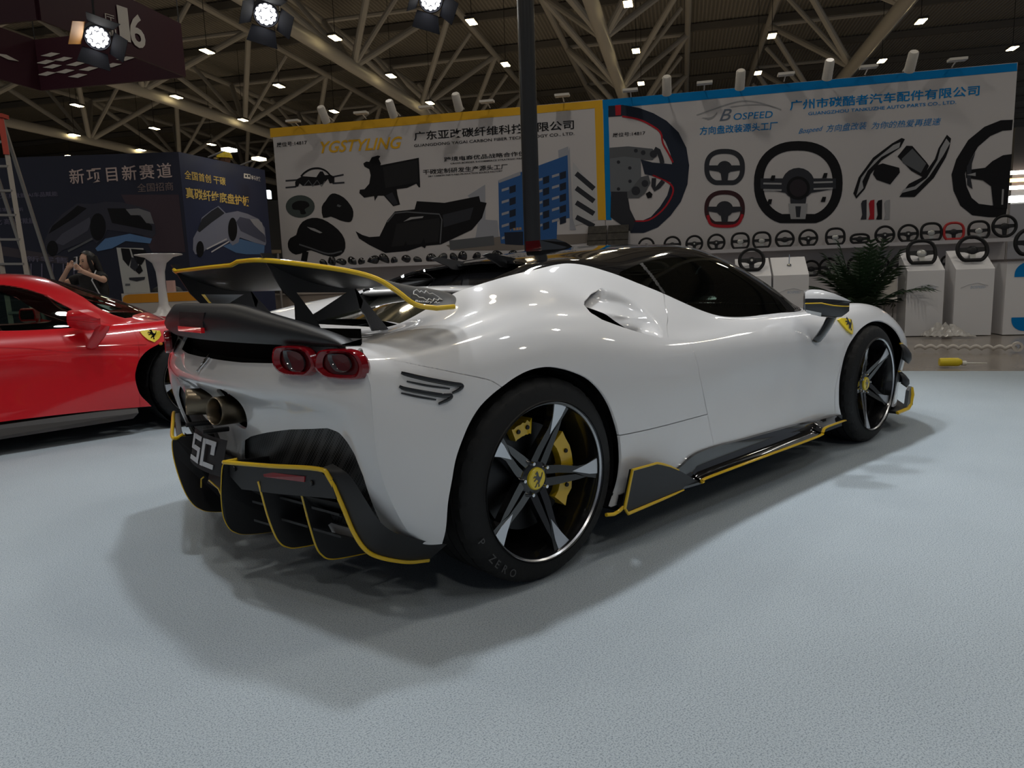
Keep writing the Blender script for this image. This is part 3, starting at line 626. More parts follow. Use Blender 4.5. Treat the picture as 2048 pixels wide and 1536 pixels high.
# ---- wheels (axis along Y, outer face towards -Y at y=0)
def groove_tyre(R,r,w,par,name='tyre'):
    prof=[(r,-.012),(r+.006,-.004),(r+.020,0),(R-.045,.003),(R-.022,.010),(R-.010,.022)]
    xs=[.022,.030]
    full=[]
    for rr,yy in prof: full.append((rr,yy,0))
    tread=[(.030,R-.004,1),(.055,R-.001,1)]
    y=.055
    for g in np.linspace(.062,w-.062,4): tread+= [(g-.005,R,0),(g-.004,R-.008,0),(g+.004,R-.008,0),(g+.005,R,0)]
    tread+=[(w-.055,R-.001,1),(w-.030,R-.004,1)]
    full+=[(rr,yy,f) for yy,rr,f in tread]
    full+=[(rr,w-yy,f) for rr,yy,f in full[:len(prof)][::-1]]
    n=180; V=[];F=[];m=len(full)
    for k in range(n):
        a=2*math.pi*k/n
        for i,(rr,yy,f) in enumerate(full):
            q=rr-(.0035 if (k%6==0 and R-rr<.012 and yy<.06) or (k%6==3 and R-rr<.012 and yy>w-.06) else 0)
            V.append((q*math.cos(a),yy,q*math.sin(a)))
    for k in range(n):
        k2=(k+1)%n
        for i in range(m-1): F.append((k*m+i,k*m+i+1,k2*m+i+1,k2*m+i))
    return mk(name,V,F,RUB,par,True,None,None,30)
def wheel(R,w,rr,ang,name='wheel',car_=car,rim=RIMB,face=SILV,caliper=True,cang=0.0,cap=YELD,group=None):
    t=thing(name,None,None); t.parent=car_
    groove_tyre(R,rr,w,t)
    b=MB(); b.lathe([(rr+.003,-.012),(rr+.004,-.002),(rr-.002,.0),(rr-.008,.002),(rr-.010,.012),(rr-.018,.03),(rr-.022,.14),(rr-.03,.20),(rr-.03,w-.02),(rr,w-.005)],72,(0,0,0),'y'); b.build('rim_barrel',rim,t,True)
    b=MB(); b.lathe([(rr+.0035,-.0045),(rr-.001,-.0045),(rr-.006,.0015)],72,(0,0,0),'y'); b.build('rim_lip',face,t,True,label='silver machined rim edge')
    for k in range(5):
        a=ang+2*math.pi*k/5; Rm=Matrix.Rotation(-a,3,'Y')
        sp=MB(lambda v:Rm@Vector(v))
        # twin black arms from the hub, meeting in a broad outer foot; angle 0 points to +X
        yf=lambda x:.066-.056*((x-.03)/(rr-.036))
        def arm(P,th=.03,mb=sp):
            n=len(P); V=[(x,yf(x),z) for x,z in P]+[(x,yf(x)+th,z) for x,z in P]; mb.add([Vector(v) for v in V],[tuple(range(n)),tuple(range(n,2*n))[::-1]]+[(i,i+n,(i+1)%n+n,(i+1)%n) for i in range(n)])
        arm([(.03,.038),(.10,.034),(rr*.66,.022),(rr*.80,.026),(rr-.006,.050),(rr-.006,-.030),(rr*.80,-.020),(rr*.64,-.002),(.10,.006),(.03,.008)])
        arm([(.03,-.008),(.10,-.006),(rr*.64,-.006),(rr*.80,-.020),(rr*.68,-.026),(.10,-.034),(.03,-.038)])
        s_=sp.build('spoke',rim,t)
        f=MB(lambda v:Rm@Vector(v)); Q=[(rr*.58,.006),(rr*.80,.026),(rr-.006,.046),(rr-.006,-.012),(rr*.84,-.010)]
        V=[(x,yf(x)-.0025,z) for x,z in Q]; f.add([Vector(v) for v in V]+[Vector((v[0],v[1]+.003,v[2])) for v in V],[tuple(range(5)),tuple(range(5,10))[::-1]]+[(i,i+5,(i+1)%5+5,(i+1)%5) for i in range(5)])
        f.build('spoke_face',face,s_,label='silver machined spoke face')
    b=MB(); b.lathe([(.0001,.056),(.050,.056),(.062,.064),(.070,.09)],28,(0,0,0),'y'); b.build('hub',rim,t,True)
    b=MB(); b.lathe([(.0001,.046),(.034,.046),(.038,.049),(.040,.060)],32,(0,0,0),'y'); c=b.build('hub_cap',cap,t,True,label='yellow hub cap')
    horse('horse_emblem',(0,.0455,0),(.055,0,0),(0,0,.055),GLOSS,c,.001)
    for k in range(5):
        a=ang+math.pi/5+2*math.pi*k/5; b=MB(); b.lathe([(.0001,.044),(.006,.045),(.0075,.050),(.0085,.065)],10,(.056*math.cos(a),0,.056*math.sin(a)),'y'); b.build('wheel_bolt',CHR,t,True)
    b=MB(); b.lathe([(.07,.105),(.185,.105),(.185,.135),(.07,.135)],48,(0,0,0),'y'); b.build('brake_disc',IRON,t,True,30)
    if caliper:
        def cal(a0,a1,r0,r1,nm):
            b=MB(); V=[];F=[];n=9
            for i in range(n+1):
                a=a0+(a1-a0)*i/n; q=.012*abs(math.sin(i*1.7))
                for (r_,y_) in ((r0+q*.3,.075),(r1-q,.070),(r1-q,.16),(r0,.16)): V.append(Vector((r_*math.cos(a),y_,r_*math.sin(a))))
            for i in range(n):
                for j in range(4): F.append((i*4+j,(i+1)*4+j,(i+1)*4+(j+1)%4,i*4+(j+1)%4))
            F+=[(0,1,2,3),tuple(n*4+j for j in (3,2,1,0))]; b.add(V,F); o=b.build(nm,YEL,t,False,label='yellow brake caliper')
            for a in (a0*.75+a1*.25,a0*.25+a1*.75):
                q=MB(); q.lathe([(.0001,.066),(.007,.066),(.008,.072)],10,((r0+r1)/2*math.cos(a),0,(r0+r1)/2*math.sin(a)),'y'); q.build('caliper_bolt',BLK,o)
        cal(-.72+cang,.74+cang,.142,.205,'brake_caliper')
        if R>.343: cal(1.55,2.02,.150,.205,'parking_caliper')
    return t
WHEELS=[]
for x,y,R,w,ang in ((0,-.970,.347,.305,-.06),(2.65,-.958,.341,.255,-.56)):
    t=wheel(R,w,.266,ang,cang=0 if x==0 else math.pi); t.location=(x,y,R-.002); WHEELS.append(t)
    t2=copy_tree(t,car); t2.rotation_euler=(0,0,math.pi); t2.location=(x,-y,R-.002)
# raised lettering on the visible rear tyre
TL=M('tyre_letter',(.06,.06,.06),.5)
rt=[c for c in WHEELS[0].children if c.name.startswith('tyre')][0]
for i,ch in enumerate('P ZERO'):
    if ch==' ': continue
    lf=MB(); a=math.radians(205+i*6.6); co,F=text_mesh(ch,.01); sc=.036; er=Vector((math.cos(a),0,math.sin(a))); et=Vector((-math.sin(a),0,math.cos(a)))
    lf.add([er*(.326-c[1]*sc)+et*((c[0]-.3)*sc)+Vector((0,-.0008,0)) for c in co],F); lf.build('tyre_letter',TL,rt)
# dark wheel wells
for x in (0,2.65):
    for sd in (-1,1):
        b=MB(); rw=.388 if x==0 else .365; b.lathe([(rw,.925*sd),(rw,.60*sd),(.05,.60*sd)],28,(x,0,.33),'y',-.25,math.pi+.25); b.build('wheel_well',BLK,car)
# ---- door mirrors: head with white cap, dark band, yellow line, on a slanted arm
def mirror(sd,car=car,cap=PAINT_W,low=GLOSS,arm=GLOSS,trim=True):
    m=thing('door_mirror',None,None); m.parent=car
    O=np.array((1.885,-.90,0)); ax=np.array((.5,-.866,0)); nx=np.array((-.866,-.5,0)); L=.212
    tb=[0,.05,.15,.35,.6,.8,.93,1]
    I=lambda t,v:float(np.interp(t,tb,v))
    zt=lambda t:I(t,[.897,.905,.909,.906,.889,.869,.855,.846]); zs=lambda t:I(t,[.866,.866,.8655,.864,.859,.853,.848,.845])
    zn=lambda t:I(t,[.842,.842,.842,.842,.829,.824,.822,.822]); zb=lambda t:I(t,[.806,.795,.787,.775,.768,.770,.79,.805])
    W_=lambda t:.062*max(.05,1-abs(t)**2.2)**.6+.003
    def P(t,z,side):
        zc=.845; h=W_(t)*max(.12,1-((z-zc)/.085)**2)**.5; h=abs(h)
        if z<.842: h*=1.0 if t<.85 else .8
        p=O+ax*(L*t)+nx*(h*side); return (p[0],p[1] if sd<0 else -p[1],z)
    def patch(name,lo,hi,mat,lab=None,t0=0,t1=1,k=1.0,close=True):
        V=[];F=[];nt,nq=18,6
        for i in range(nt+1):
            t=t0+(t1-t0)*i/nt; a,b=lo(t),hi(t); row=[P(t,a+(b-a)*j/nq,k) for j in range(nq+1)]+[P(t,b+(a-b)*j/nq,-k) for j in range(nq+1)]
            V+=row
        n=2*nq+2
        for i in range(nt):
            for j in range(n): F.append((i*n+j,i*n+(j+1)%n,(i+1)*n+(j+1)%n,(i+1)*n+j))
        F+=[tuple(range(n))[::-1],tuple(nt*n+j for j in range(n))]
        return mk(name,V,F,mat,m,True,None,lab,50)
    patch('mirror_cap',zs,zt,cap,'white upper shell' if trim else None)
    patch('mirror_band',zn,zs,low,None,0,.97,.96)
    patch('mirror_body',lambda t:max(zb(t),.80-.10*t) if t<.3 else zb(t),lambda t:zn(t)-.001,low,None,0,.97)
    patch('mirror_lower_shell',zb,lambda t:.812-.05*t,cap,'white lower shell' if trim else None,0.02,.36,1.03)
    if trim:
        for s_ in (1,):
            b=MB(); b.tube([P(t,zn(t),s_*1.05) for t in np.linspace(0,.96,20)],.003,6); b.build('yellow_trim',YEL,m,True)
    b=MB(); q=[P(-.004,z,s_*.86) for z,s_ in ((.81,1),(.845,1),(.89,1),(.89,-1),(.845,-1),(.81,-1))]; e=ax*.004; b.prism(q,(e[0],e[1] if sd<0 else -e[1],0)); b.build('mirror_glass',M('mirror_silver',(.7,.72,.75),.03,1),m)
    J=lambda V:[(x,y if sd<0 else -y,z) for x,y,z in V]
    st2=[(2.035,-.985,.795,.038,.014),(2.02,-.98,.765,.040,.015),(1.995,-.968,.72,.038,.016),(1.965,-.952,.675,.034,.017),(1.95,-.938,.648,.030,.017),(1.945,-.93,.640,.02,.014)]
    b=MB(); V=[];F=[];n=12
    for x,y,z,a,c in st2:
        for i in range(n): q=2*math.pi*i/n; V.append((x+a*math.cos(q),y+c*math.sin(q),z-.3*a*math.cos(q)))
    for i in range(len(st2)-1):
        for j in range(n): F.append((i*n+j,i*n+(j+1)%n,(i+1)*n+(j+1)%n,(i+1)*n+j))
    F+=[tuple(range(n)),tuple((len(st2)-1)*n+k for k in range(n))]
    mk('mirror_arm',J(V),F,arm,m,True,None,None,45)
for sd in (-1,1): mirror(sd)
# ---- yellow shield on the front fender
SH=[(2.277,.892,.732),(2.321,.889,.740),(2.36,.893,.737),(2.41,.903,.728),(2.412,.912,.697),(2.392,.922,.672),(2.354,.937,.650),(2.315,.928,.672),(2.29,.908,.705)]
def badge(sd,car=car):
    c=np.mean(np.array(SH),0); V=[(c[0],(c[1]+.012)*sd,c[2])]+[(x,(y+.010)*sd,z) for x,y,z in SH]+[(x,(y-.006)*sd,z) for x,y,z in SH]
    n=len(SH); F=[(0,1+i,1+(i+1)%n) for i in range(n)]+[(1+i,1+n+i,1+n+(i+1)%n,1+(i+1)%n) for i in range(n)]
    o=mk('fender_badge',V,F,YELD,car,False,None,'yellow shield badge')
    horse('horse_emblem',(c[0]+.002,(c[1]+.0155)*sd,c[2]+.004),(.075,.012*sd,-.01),(.0,-.022*sd,.072),GLOSS,o,.0015)
for sd in (-1,1): badge(sd)
# ---- cabin seen through the tinted glass
LEA=M('dark_leather',(.02,.02,.021),.6); LEAG=M('grey_leather',(.11,.115,.12),.55)
for sd in (-1,1):
    b=MB(); b.prism([(1.02,.16*sd,.30),(1.55,.16*sd,.26),(1.56,.16*sd,.38),(1.18,.16*sd,.44),(.96,.16*sd,.92),(.88,.16*sd,1.03),(.83,.16*sd,1.0),(.92,.16*sd,.6)],(0,.44*sd,0)); s_=b.build('seat',LEAG,car)
b=MB(); b.prism([(1.75,-.7,.55),(2.3,-.62,.74),(2.3,-.62,.3),(1.9,-.7,.3)],(0,1.36,0)); b.build('dashboard',LEA,car)
b=MB(); b.lathe([(.16,-.012),(.175,0),(.16,.012),(.145,0),(.16,-.012)],28,(0,0,0),'x'); q=Matrix.Rotation(math.radians(-25),3,'Y'); b.V=[q@v+Vector((1.68,.36,.70)) for v in b.V]; b.build('steering_wheel',LEA,car,True)
b=MB(); b.box((.80,0,.6),(.04,1.3,.7)); b.build('rear_bulkhead',LEA,car)
b=MB(); b.box((1.5,0,.24),(1.5,1.6,.03)); b.build('cabin_floor',DARK,car)
# ================================================================= hall shell
E1=Vector((.8176,.5758,0)); T1=Vector((.5758,-.8176,0)); ZV=Vector((0,0,1))
def hall(a,b,z): return E1*a+T1*b+ZV*z
carpet=bpy.data.materials.new('grey_carpet'); carpet.use_nodes=True
def _c():
    nt=carpet.node_tree; b=nt.nodes['Principled BSDF']; b.inputs['Roughness'].default_value=.95; b.inputs['Specular IOR Level'].default_value=.15
    tc=nt.nodes.new('ShaderNodeTexCoord'); n=nt.nodes.new('ShaderNodeTexNoise'); n.inputs['Scale'].default_value=620; n.inputs['Detail'].default_value=3
    n2=nt.nodes.new('ShaderNodeTexNoise'); n2.inputs['Scale'].default_value=230; n2.inputs['Detail'].default_value=5
    n3=nt.nodes.new('ShaderNodeTexNoise'); n3.inputs['Scale'].default_value=1.3; n3.inputs['Detail'].default_value=3
    for k in (n,n2,n3): nt.links.new(tc.outputs['Object'],k.inputs['Vector'])
    a=nt.nodes.new('ShaderNodeMath'); a.operation='ADD'; nt.links.new(n.outputs['Fac'],a.inputs[0]); nt.links.new(n2.outputs['Fac'],a.inputs[1])
    r=nt.nodes.new('ShaderNodeValToRGB'); r.color_ramp.elements[0].position=.84; r.color_ramp.elements[1].position=1.17
    r.color_ramp.elements[0].color=(.19,.23,.265,1); r.color_ramp.elements[1].color=(.42,.475,.52,1)
    nt.links.new(a.outputs[0],r.inputs['Fac'])
    mx=nt.nodes.new('ShaderNodeMix'); mx.data_type='RGBA'; mx.blend_type='MULTIPLY'; mx.inputs[0].default_value=.35
    r2=nt.nodes.new('ShaderNodeValToRGB'); r2.color_ramp.elements[0].color=(.8,.8,.8,1); r2.color_ramp.elements[0].position=.35; r2.color_ramp.elements[1].position=.65
    nt.links.new(n3.outputs['Fac'],r2.inputs['Fac']); nt.links.new(r.outputs['Color'],mx.inputs[6]); nt.links.new(r2.outputs['Color'],mx.inputs[7]); nt.links.new(mx.outputs[2],b.inputs['Base Color'])
    bp=nt.nodes.new('ShaderNodeBump'); bp.inputs['Strength'].default_value=.25; bp.inputs['Distance'].default_value=.002; nt.links.new(a.outputs[0],bp.inputs['Height']); nt.links.new(bp.outputs['Normal'],b.inputs['Normal'])
_c()
def plane(name,P,mat,kind='structure'):
    o=mk(name,P,[tuple(range(len(P)))],mat,None,False); o['kind']=kind; return o
# carpet up to the booth aisle, bare polished concrete beyond
ce0,ce1=at(1830,742,2,0),at(2047,742,2,0); ed=(ce1-ce0).normalized(); 
c_=ce0-ed*24; d_=ce0+ed*24; nrm=Vector((-ed.y,ed.x,0)); nrm=nrm if nrm.dot(Vector(CAMP)-ce0)>0 else -nrm
plane('floor',[(c_.x,c_.y,0),(c_.x+nrm.x*22,c_.y+nrm.y*22,0),(d_.x+nrm.x*22,d_.y+nrm.y*22,0),(d_.x,d_.y,0)][::-1],carpet)
conc=M('hall_concrete',(.27,.235,.20),.22,noise=(2.2,(.20,.175,.15),6),bump=(6,.06))
plane('floor_concrete',[tuple(hall(-32,-62,-.012)),tuple(hall(-32,40,-.012)),tuple(hall(75,40,-.012)),tuple(hall(75,-62,-.012))],conc)
# ceiling deck: corrugated sheet
deck=M('ceiling_deck',(.30,.28,.24),.7)
def _d():
    nt=deck.node_tree; b=nt.nodes['Principled BSDF']; tc=nt.nodes.new('ShaderNodeTexCoord'); mp=nt.nodes.new('ShaderNodeMapping'); mp.inputs['Rotation'].default_value=(0,0,-math.atan2(T1.y,T1.x))
    w=nt.nodes.new('ShaderNodeTexWave'); w.inputs['Scale'].default_value=1.6; nt.links.new(tc.outputs['Object'],mp.inputs[0]); nt.links.new(mp.outputs[0],w.inputs[0])
    bp=nt.nodes.new('ShaderNodeBump'); bp.inputs['Strength'].default_value=.8; bp.inputs['Distance'].default_value=.08; nt.links.new(w.outputs['Fac'],bp.inputs['Height']); nt.links.new(bp.outputs[0],b.inputs['Normal'])
    r=nt.nodes.new('ShaderNodeValToRGB'); r.color_ramp.elements[0].color=(.23,.215,.185,1); r.color_ramp.elements[1].color=(.36,.335,.29,1); nt.links.new(w.outputs['Fac'],r.inputs['Fac']); nt.links.new(r.outputs['Color'],b.inputs['Base Color'])
_d()
ZC=14.2
plane('ceiling',[tuple(hall(-32,-62,ZC)),tuple(hall(75,-62,ZC)),tuple(hall(75,40,ZC)),tuple(hall(-32,40,ZC))],deck)
WALLM=M('hall_wall',(.17,.16,.145),.8)
def slab(name,a0,b0,a1,b1,z0,z1,th,mat,kind='structure'):
    p,q=hall(a0,b0,0),hall(a1,b1,0); d=(q-p).normalized(); n=Vector((-d.y,d.x,0))*th
    b=MB(); b.prism([p+ZV*z0,q+ZV*z0,q+ZV*z1,p+ZV*z1],n); o=b.build(name,mat); o['kind']=kind; return o
slab('wall_back',75,40,75,-62,0,ZC,-.3,WALLM); slab('wall_left',-10,-62,75,-62,0,ZC,.3,WALLM)

for k,(b0,b1) in enumerate(((-60,-46),(-44,-32),(-30,-20),(-18,-8))):   # long dark openings high in the far wall
    slab('window_%d'%(k+1),74.6,b1,74.6,b0,4.5,8.0,-.1,DARK)
# purlins along T1
PUR=M('purlin_grey',(.17,.16,.145),.6)
for k in range(21):
    a=-30+5.2*k+.9
    b=MB(); b.beam(hall(a,-61,ZC-.25),hall(a,39,ZC-.25),.22,.34); o=b.build('trim_%d'%(k+1),PUR); o['kind']='structure'
# space trusses: one thick lower tube, two upper tubes, pyramids of diagonals
STL=M('truss_paint',(.46,.44,.40),.45)
def truss(bc,nm):
    z0,z1,hb=10.0,13.4,3.2; r=thing('roof_truss',nm,'roof truss',hall(0,bc,0),group=None)
    loc=hall(0,bc,0); sh=lambda a,b,z: hall(a,bc+b,z)-loc
    b=MB(); b.bar(sh(-31,0,z0),sh(74,0,z0),.26,14); b.build('lower_chord',STL,r,True)
    for s in (-1,1):
        b=MB(); b.bar(sh(-31,s*hb,z1),sh(74,s*hb,z1),.15,10); b.build('upper_chord',STL,r,True)
    for k in range(14):
        a=-31+7.8*k+2.3
        if a>71: break
        for sg in (-1,1):
            for da in (-3.9,3.9):
                b=MB(); b.bar(sh(a,0,z0),sh(a+da,sg*hb,z1),.14,10); b.build('diagonal',STL,r,True)
            b=MB(); b.bar(sh(a,0,z0),sh(a,sg*hb*.9,z1),.11,8); b.build('diagonal',STL,r,True)
        b=MB(); b.bar(sh(a-3.9,-hb,z1),sh(a-3.9,hb,z1),.11,8); b.build('cross_tube',STL,r,True)
    return r
for bc,nm in ((-32.9,'white tubular roof truss farthest to the left, ending over the dark blue booth'),(-22.5,'white tubular roof truss passing behind the hanging maroon sign'),(-12.1,'white tubular roof truss running down to the yellow-edged display wall'),(-1.7,'white tubular roof truss running steeply down right of the black pole'),(8.7,'white tubular roof truss slanting down to the blue-edged display wall')): truss(bc,nm)
# pendant high-bay lamps
LED=M('lamp_led',(1,.85,.55),.5,emit=(1,.80,.42),es=26); LEDH=M('lamp_housing',(.07,.065,.06),.5)
pend=[]
def pendant(p):
    r=thing('pendant_lamp',None,None); b=MB(); b.box((0,0,.05),(.62,.34,.09)); q=Matrix.Rotation(math.atan2(E1.y,E1.x),3,'Z'); b.V=[q@v for v in b.V]; b.build('housing',LEDH,r)
    for s in (-1,1):
        b=MB(); b.box((.15*s,0,-.005),(.24,.28,.02)); b.V=[q@v for v in b.V]; b.build('led_panel',LED,r)
    b=MB(); b.bar((0,0,.09),(0,0,3.6),.012,5); b.build('wire',BLK,r)
    return r
PX=[(670,76),(943,44),(414,103),(558,172),(782,152),(1011,129),(860,206),(353,194),(154,211),(309,257),(149,270),(486,240),(423,289),(140,312),(282,300),(668,223),(1256,8),(1272,102),(1282,167),(1544,72),(1516,146),(1842,43),(1764,122),(2025,97)]
where=['between the two left stage lights','right of the third stage light','right of the hanging maroon sign, upper one','beside the left big roof tube, under the second stage light','above the yellow-edged wall, left of the truss node','left of the black pole, higher one','just above the middle of the yellow-edged wall','below the right corner of the maroon sign','below the maroon sign at its left end','above the dark wall left of the first white headline','far left above the ladder','above the hard hat worker','above the blue car poster wall','far left, just above the dark booth wall','low, above the first big white characters','above the left spotlight of the yellow-edged wall','right of the black pole, top of the picture','right of the black pole, second from the top','right of the black pole, third from the top','above the middle of the blue-edged wall, upper one','above the middle of the blue-edged wall, lower one','on the upper right beside the big slanting tube','over the wall above the last blue characters','in the top right corner beyond the blue-edged wall']
proto=None
def place(p,label):
    global proto
    if proto is None: proto=pendant(p); o=proto
    else: o=copy_tree(proto)
    o.location=p; setp(o,label,'lamp','pendant lamps under the hall roof'); return o
for (x,y),wd in zip(PX,where):
    p=at(x,y,2,10.0); place(p,'lit pendant hall lamp '+wd)
    lamp('SPOT','pendant_light',p-ZV*.25,560,(1,.90,.72),.3,p-ZV*5,150,.8)
for a in (17.3,12.1,6.9,1.7,-3.5,-8.7):
    for b_ in (-16.2,-11.0,-5.8,-.55,4.65,9.85,15):
        if (round((a+3.5)/5.2)+round((b_+.55)/5.2))%2: continue
        p=hall(a,b_,10.0); u=p-Vector(CAMP); dz=u.dot(CF)
        if dz>0:
            X=IW/2+FPX*u.dot(CR)/dz; Y=IH/2-FPX*u.dot(CU)/dz
            if -20<X<2070 and -20<Y<1550: continue
        place(p,'pendant hall lamp overhead, outside the view')
        lamp('SPOT','pendant_light',p-ZV*.25,260,(1,.96,.90),.3,p-ZV*5,150,.8)
# ---- stage lights with barn doors
FACE=M('stage_led',(1,1,1),.5,emit=(1,.98,.92),es=16); FLAP=M('barn_door',(.010,.011,.016),.8,spec=.1)
def stage(px,z,aim,label,en):
    p=at(px[0],px[1],2,z); d=(Vector(aim)-p).normalized(); q=d.to_track_quat('-Z','Y').to_matrix()
    r=thing('stage_light',label,'stage light',p); tf=lambda v:q@Vector(v)
    b=MB(tf); b.lathe([(.0001,.34),(.10,.33),(.15,.22),(.165,.0),(.155,-.0),(.15,.03),(.0001,.03)],24); b.build('lamp_body',FLAP,r,True,40)
    b=MB(tf); 
    for k in range(19):
        rr=0 if k==0 else (.055 if k<7 else .11); a=k*math.pi/3 if k<7 else k*math.pi/6
        b.lathe([(.0001,.012),(.024,.014),(.027,.026)],10,(rr*math.cos(a),rr*math.sin(a),0))
    b.build('led_cluster',FACE,r)
    for k in range(4):
        a=k*math.pi/2+.25; Rz=Matrix.Rotation(a,3,'Z'); b=MB(lambda v:q@(Rz@Vector(v))); w0,w1=.15,.20 if k%2 else .15
        b.prism([(.165,-w0,0),(.165,w0,0),(.32,w1,-.19),(.32,-w1,-.19)],(.003,0,.002)); b.build('barn_door',M('gel_orange',(.40,.17,.02),.6) if (k==0 and px[0]<300) else FLAP,r)
    b=MB(); b.tube([tf((-.18,0,.15)),tf((-.19,0,.40)),tf((.19,0,.40)),tf((.18,0,.15))],.012,6); b.build('yoke',BLK,r)
    b=MB(); b.bar(tf((0,0,.40)),Vector((0,0,1.3)),.015,6); b.build('clamp',BLK,r)
    lamp('SPOT','stage_beam',p+d*.06,en,(.95,.98,1),.14,aim,62,.6)
stage((195,76),4.4,(-.2,2.2,.3),'lit stage light with barn doors in front of the maroon sign',35)
stage((532,30),4.6,(.6,2.0,.2),'lit stage light with barn doors, middle of the top edge',35)
stage((862,2),4.8,(2.2,1.6,.2),'lit stage light cut off by the top edge, left of the black pole',35)
# the same lights of the gantry above the white car (out of the frame)
GAN=M('gantry_black',(.012,.012,.013),.55)
for x,y,z,en,aim in ((-.7,.7,6.0,300,(-.3,-.1,0)),(.9,.75,6.0,370,(.9,-.3,0)),(2.9,.7,6.0,420,(3.0,-.2,0)),(-.6,-3.6,5.6,40,(.6,-1.2,0)),(3.2,-3.4,5.6,44,(2.8,-1.6,0))):
    lamp('SPOT','gantry_light',(x,y,z),en,(.93,.97,1),.16,aim,58 if en==420 else 88,.8)
# ---- black post of the gantry
b=MB(); pp=atd(1065,490,9.0); b.bar((pp.x,pp.y,0),(pp.x,pp.y,9.5),.105,20); po=b.build('gantry_post',M('post_black',(.02,.021,.024),.35),None,True); setp(po,'thick black round post rising in front of the yellow-edged display wall','post')
# ================================================================= booth walls with printed graphics
PW=M('print_white',(.54,.515,.515),.7,spec=.15); PYEL=M('print_amber',(.72,.40,.03),.7,spec=.15); PBLU=M('print_blue',(.0,.19,.50),.7,spec=.15); PBLK=M('print_black',(.012,.012,.014),.7,spec=.15)
PDG=M('print_dark_grey',(.035,.037,.045),.7,spec=.15); PMG=M('print_mid_grey',(.11,.115,.125),.7,spec=.15); PLG=M('print_light_grey',(.33,.33,.34),.7,spec=.15); PRED=M('print_red',(.40,.02,.03),.7,spec=.15); PNAVY=M('print_navy',(.022,.028,.045),.7,spec=.15)
class Frame:
    "vertical panel: origin o, direction t to the right as seen by the camera, facing normal n"
    def __init__(s,o,t): s.o=Vector((o[0],o[1],0)); s.t=Vector(t).normalized(); s.n=s.t.cross(ZV)
    def sh(s,u,v):
        d=ray(u,v); k=(s.o-Vector(CAMP)).dot(s.n)/d.dot(s.n); q=Vector(CAMP)+d*k-s.o; return q.dot(s.t),q.z
    def P(s,a,h,lift=0): return s.o+s.t*a+ZV*h+s.n*lift
    def px(s,u,v,lift=0): a,h=s.sh(u,v); return s.P(a,h,lift)
    def board(s,name,a0,a1,h0,h1,mat,th=.08,parent=None,lift=0):
        b=MB(); b.prism([s.P(a0,h0,lift),s.P(a1,h0,lift),s.P(a1,h1,lift),s.P(a0,h1,lift)],s.n*-th); return b.build(name,mat,parent)
    def poly(s,name,pts,mat,parent,lift=.004,c=(0,0,1),smooth=0):
        q=[s.sh(c[0]+x/c[2],c[1]+y/c[2]) for x,y in pts]
        if smooth: q=[tuple(p) for p in spl(q,smooth,True)]
        b=MB(); b.prism([s.P(a,h,lift) for a,h in q],s.n*.001); return b.build(name,mat,parent)
    def line(s,name,pts,w,mat,parent,lift=.005,c=(0,0,1),closed=False,smooth=0):
        q=[s.sh(c[0]+x/c[2],c[1]+y/c[2]) for x,y in pts]
        if smooth: q=[tuple(p) for p in spl(q,smooth,closed)]
        return s.ribbon(name,q,w,mat,parent,lift,closed)
    def ribbon(s,name,q,w,mat,parent,lift=.005,closed=False):
        n=len(q); V=[];F=[]; ww=w if hasattr(w,'__len__') else [w]*n
        for i in range(n):
            a=np.array(q[i-1] if i>0 or closed else q[i]); b_=np.array(q[(i+1)%n] if i<n-1 or closed else q[i]); d=b_-a; d=d/max(np.hypot(*d),1e-9); nn=np.array((-d[1],d[0]))*ww[i]/2
            for sg in (1,-1): p=np.array(q[i])+nn*sg; V.append(s.P(p[0],p[1],lift))
        for i in range(n if closed else n-1): j=(i+1)%n; F.append((2*i,2*i+1,2*j+1,2*j))
        return mk(name,V,F,mat,parent,False)
    def text(s,body,bl,br,tl,mat,parent,bold=.02,shear=0,c=(0,0,1),space=1,lift=.006,name='printed_lettering'):
        f=lambda p:s.sh(c[0]+p[0]/c[2],c[1]+p[1]/c[2])
        A,B,Cc=f(bl),f(br),f(tl); o=s.P(*A); ex=s.P(*B)-o; ey=ZV*(Cc[1]-A[1])
        return lettering(name,body,o,ex,ey,mat,parent,bold,shear,space,lift)
    def wheel(s,cx,cy,rx,ry,parent,mat,hub,c=(0,0,1),sq=2.4,th=.2,flat=.78,spokes=True,hubr=.33):
        "printed steering wheel: squircle rim with flat bottom, hub, spokes; radii in pixels"
        q=[];n=48
        for k in range(n):
            t=2*math.pi*k/n; x=math.copysign(abs(math.cos(t))**(2/sq),math.cos(t)); y=math.copysign(abs(math.sin(t))**(2/sq),math.sin(t)); y=max(y,-flat)
            q.append(s.sh(c[0]+(cx+rx*x*(1-th/2))/c[2],c[1]+(cy-ry*y*(1-th/2))/c[2]))
        w=abs(s.sh(c[0]+(cx+rx)/c[2],c[1]+cy/c[2])[0]-s.sh(c[0]+cx/c[2],c[1]+cy/c[2])[0])*th
        o=s.ribbon('printed_wheel_rim',q,w,mat,parent,.006,True)
        if spokes:
            s.poly('printed_spoke',[(cx-rx*.85,cy-ry*.12),(cx+rx*.85,cy-ry*.12),(cx+rx*.85,cy+ry*.12),(cx+rx*.3,cy+ry*.22),(cx-rx*.3,cy+ry*.22),(cx-rx*.85,cy+ry*.12)],hub,parent,.008,c)
            s.poly('printed_spoke',[(cx-rx*.2,cy+ry*.2),(cx+rx*.2,cy+ry*.2),(cx+rx*.14,cy+ry*.72),(cx-rx*.14,cy+ry*.72)],hub,parent,.009,c)
            s.poly('printed_hub',[(cx+rx*hubr*math.cos(t),cy+ry*hubr*math.sin(t)) for t in np.linspace(0,6.0,20)],hub,parent,.010,c)
        return o
W=Frame((12.57,.73,0),(.585,-.811,0))
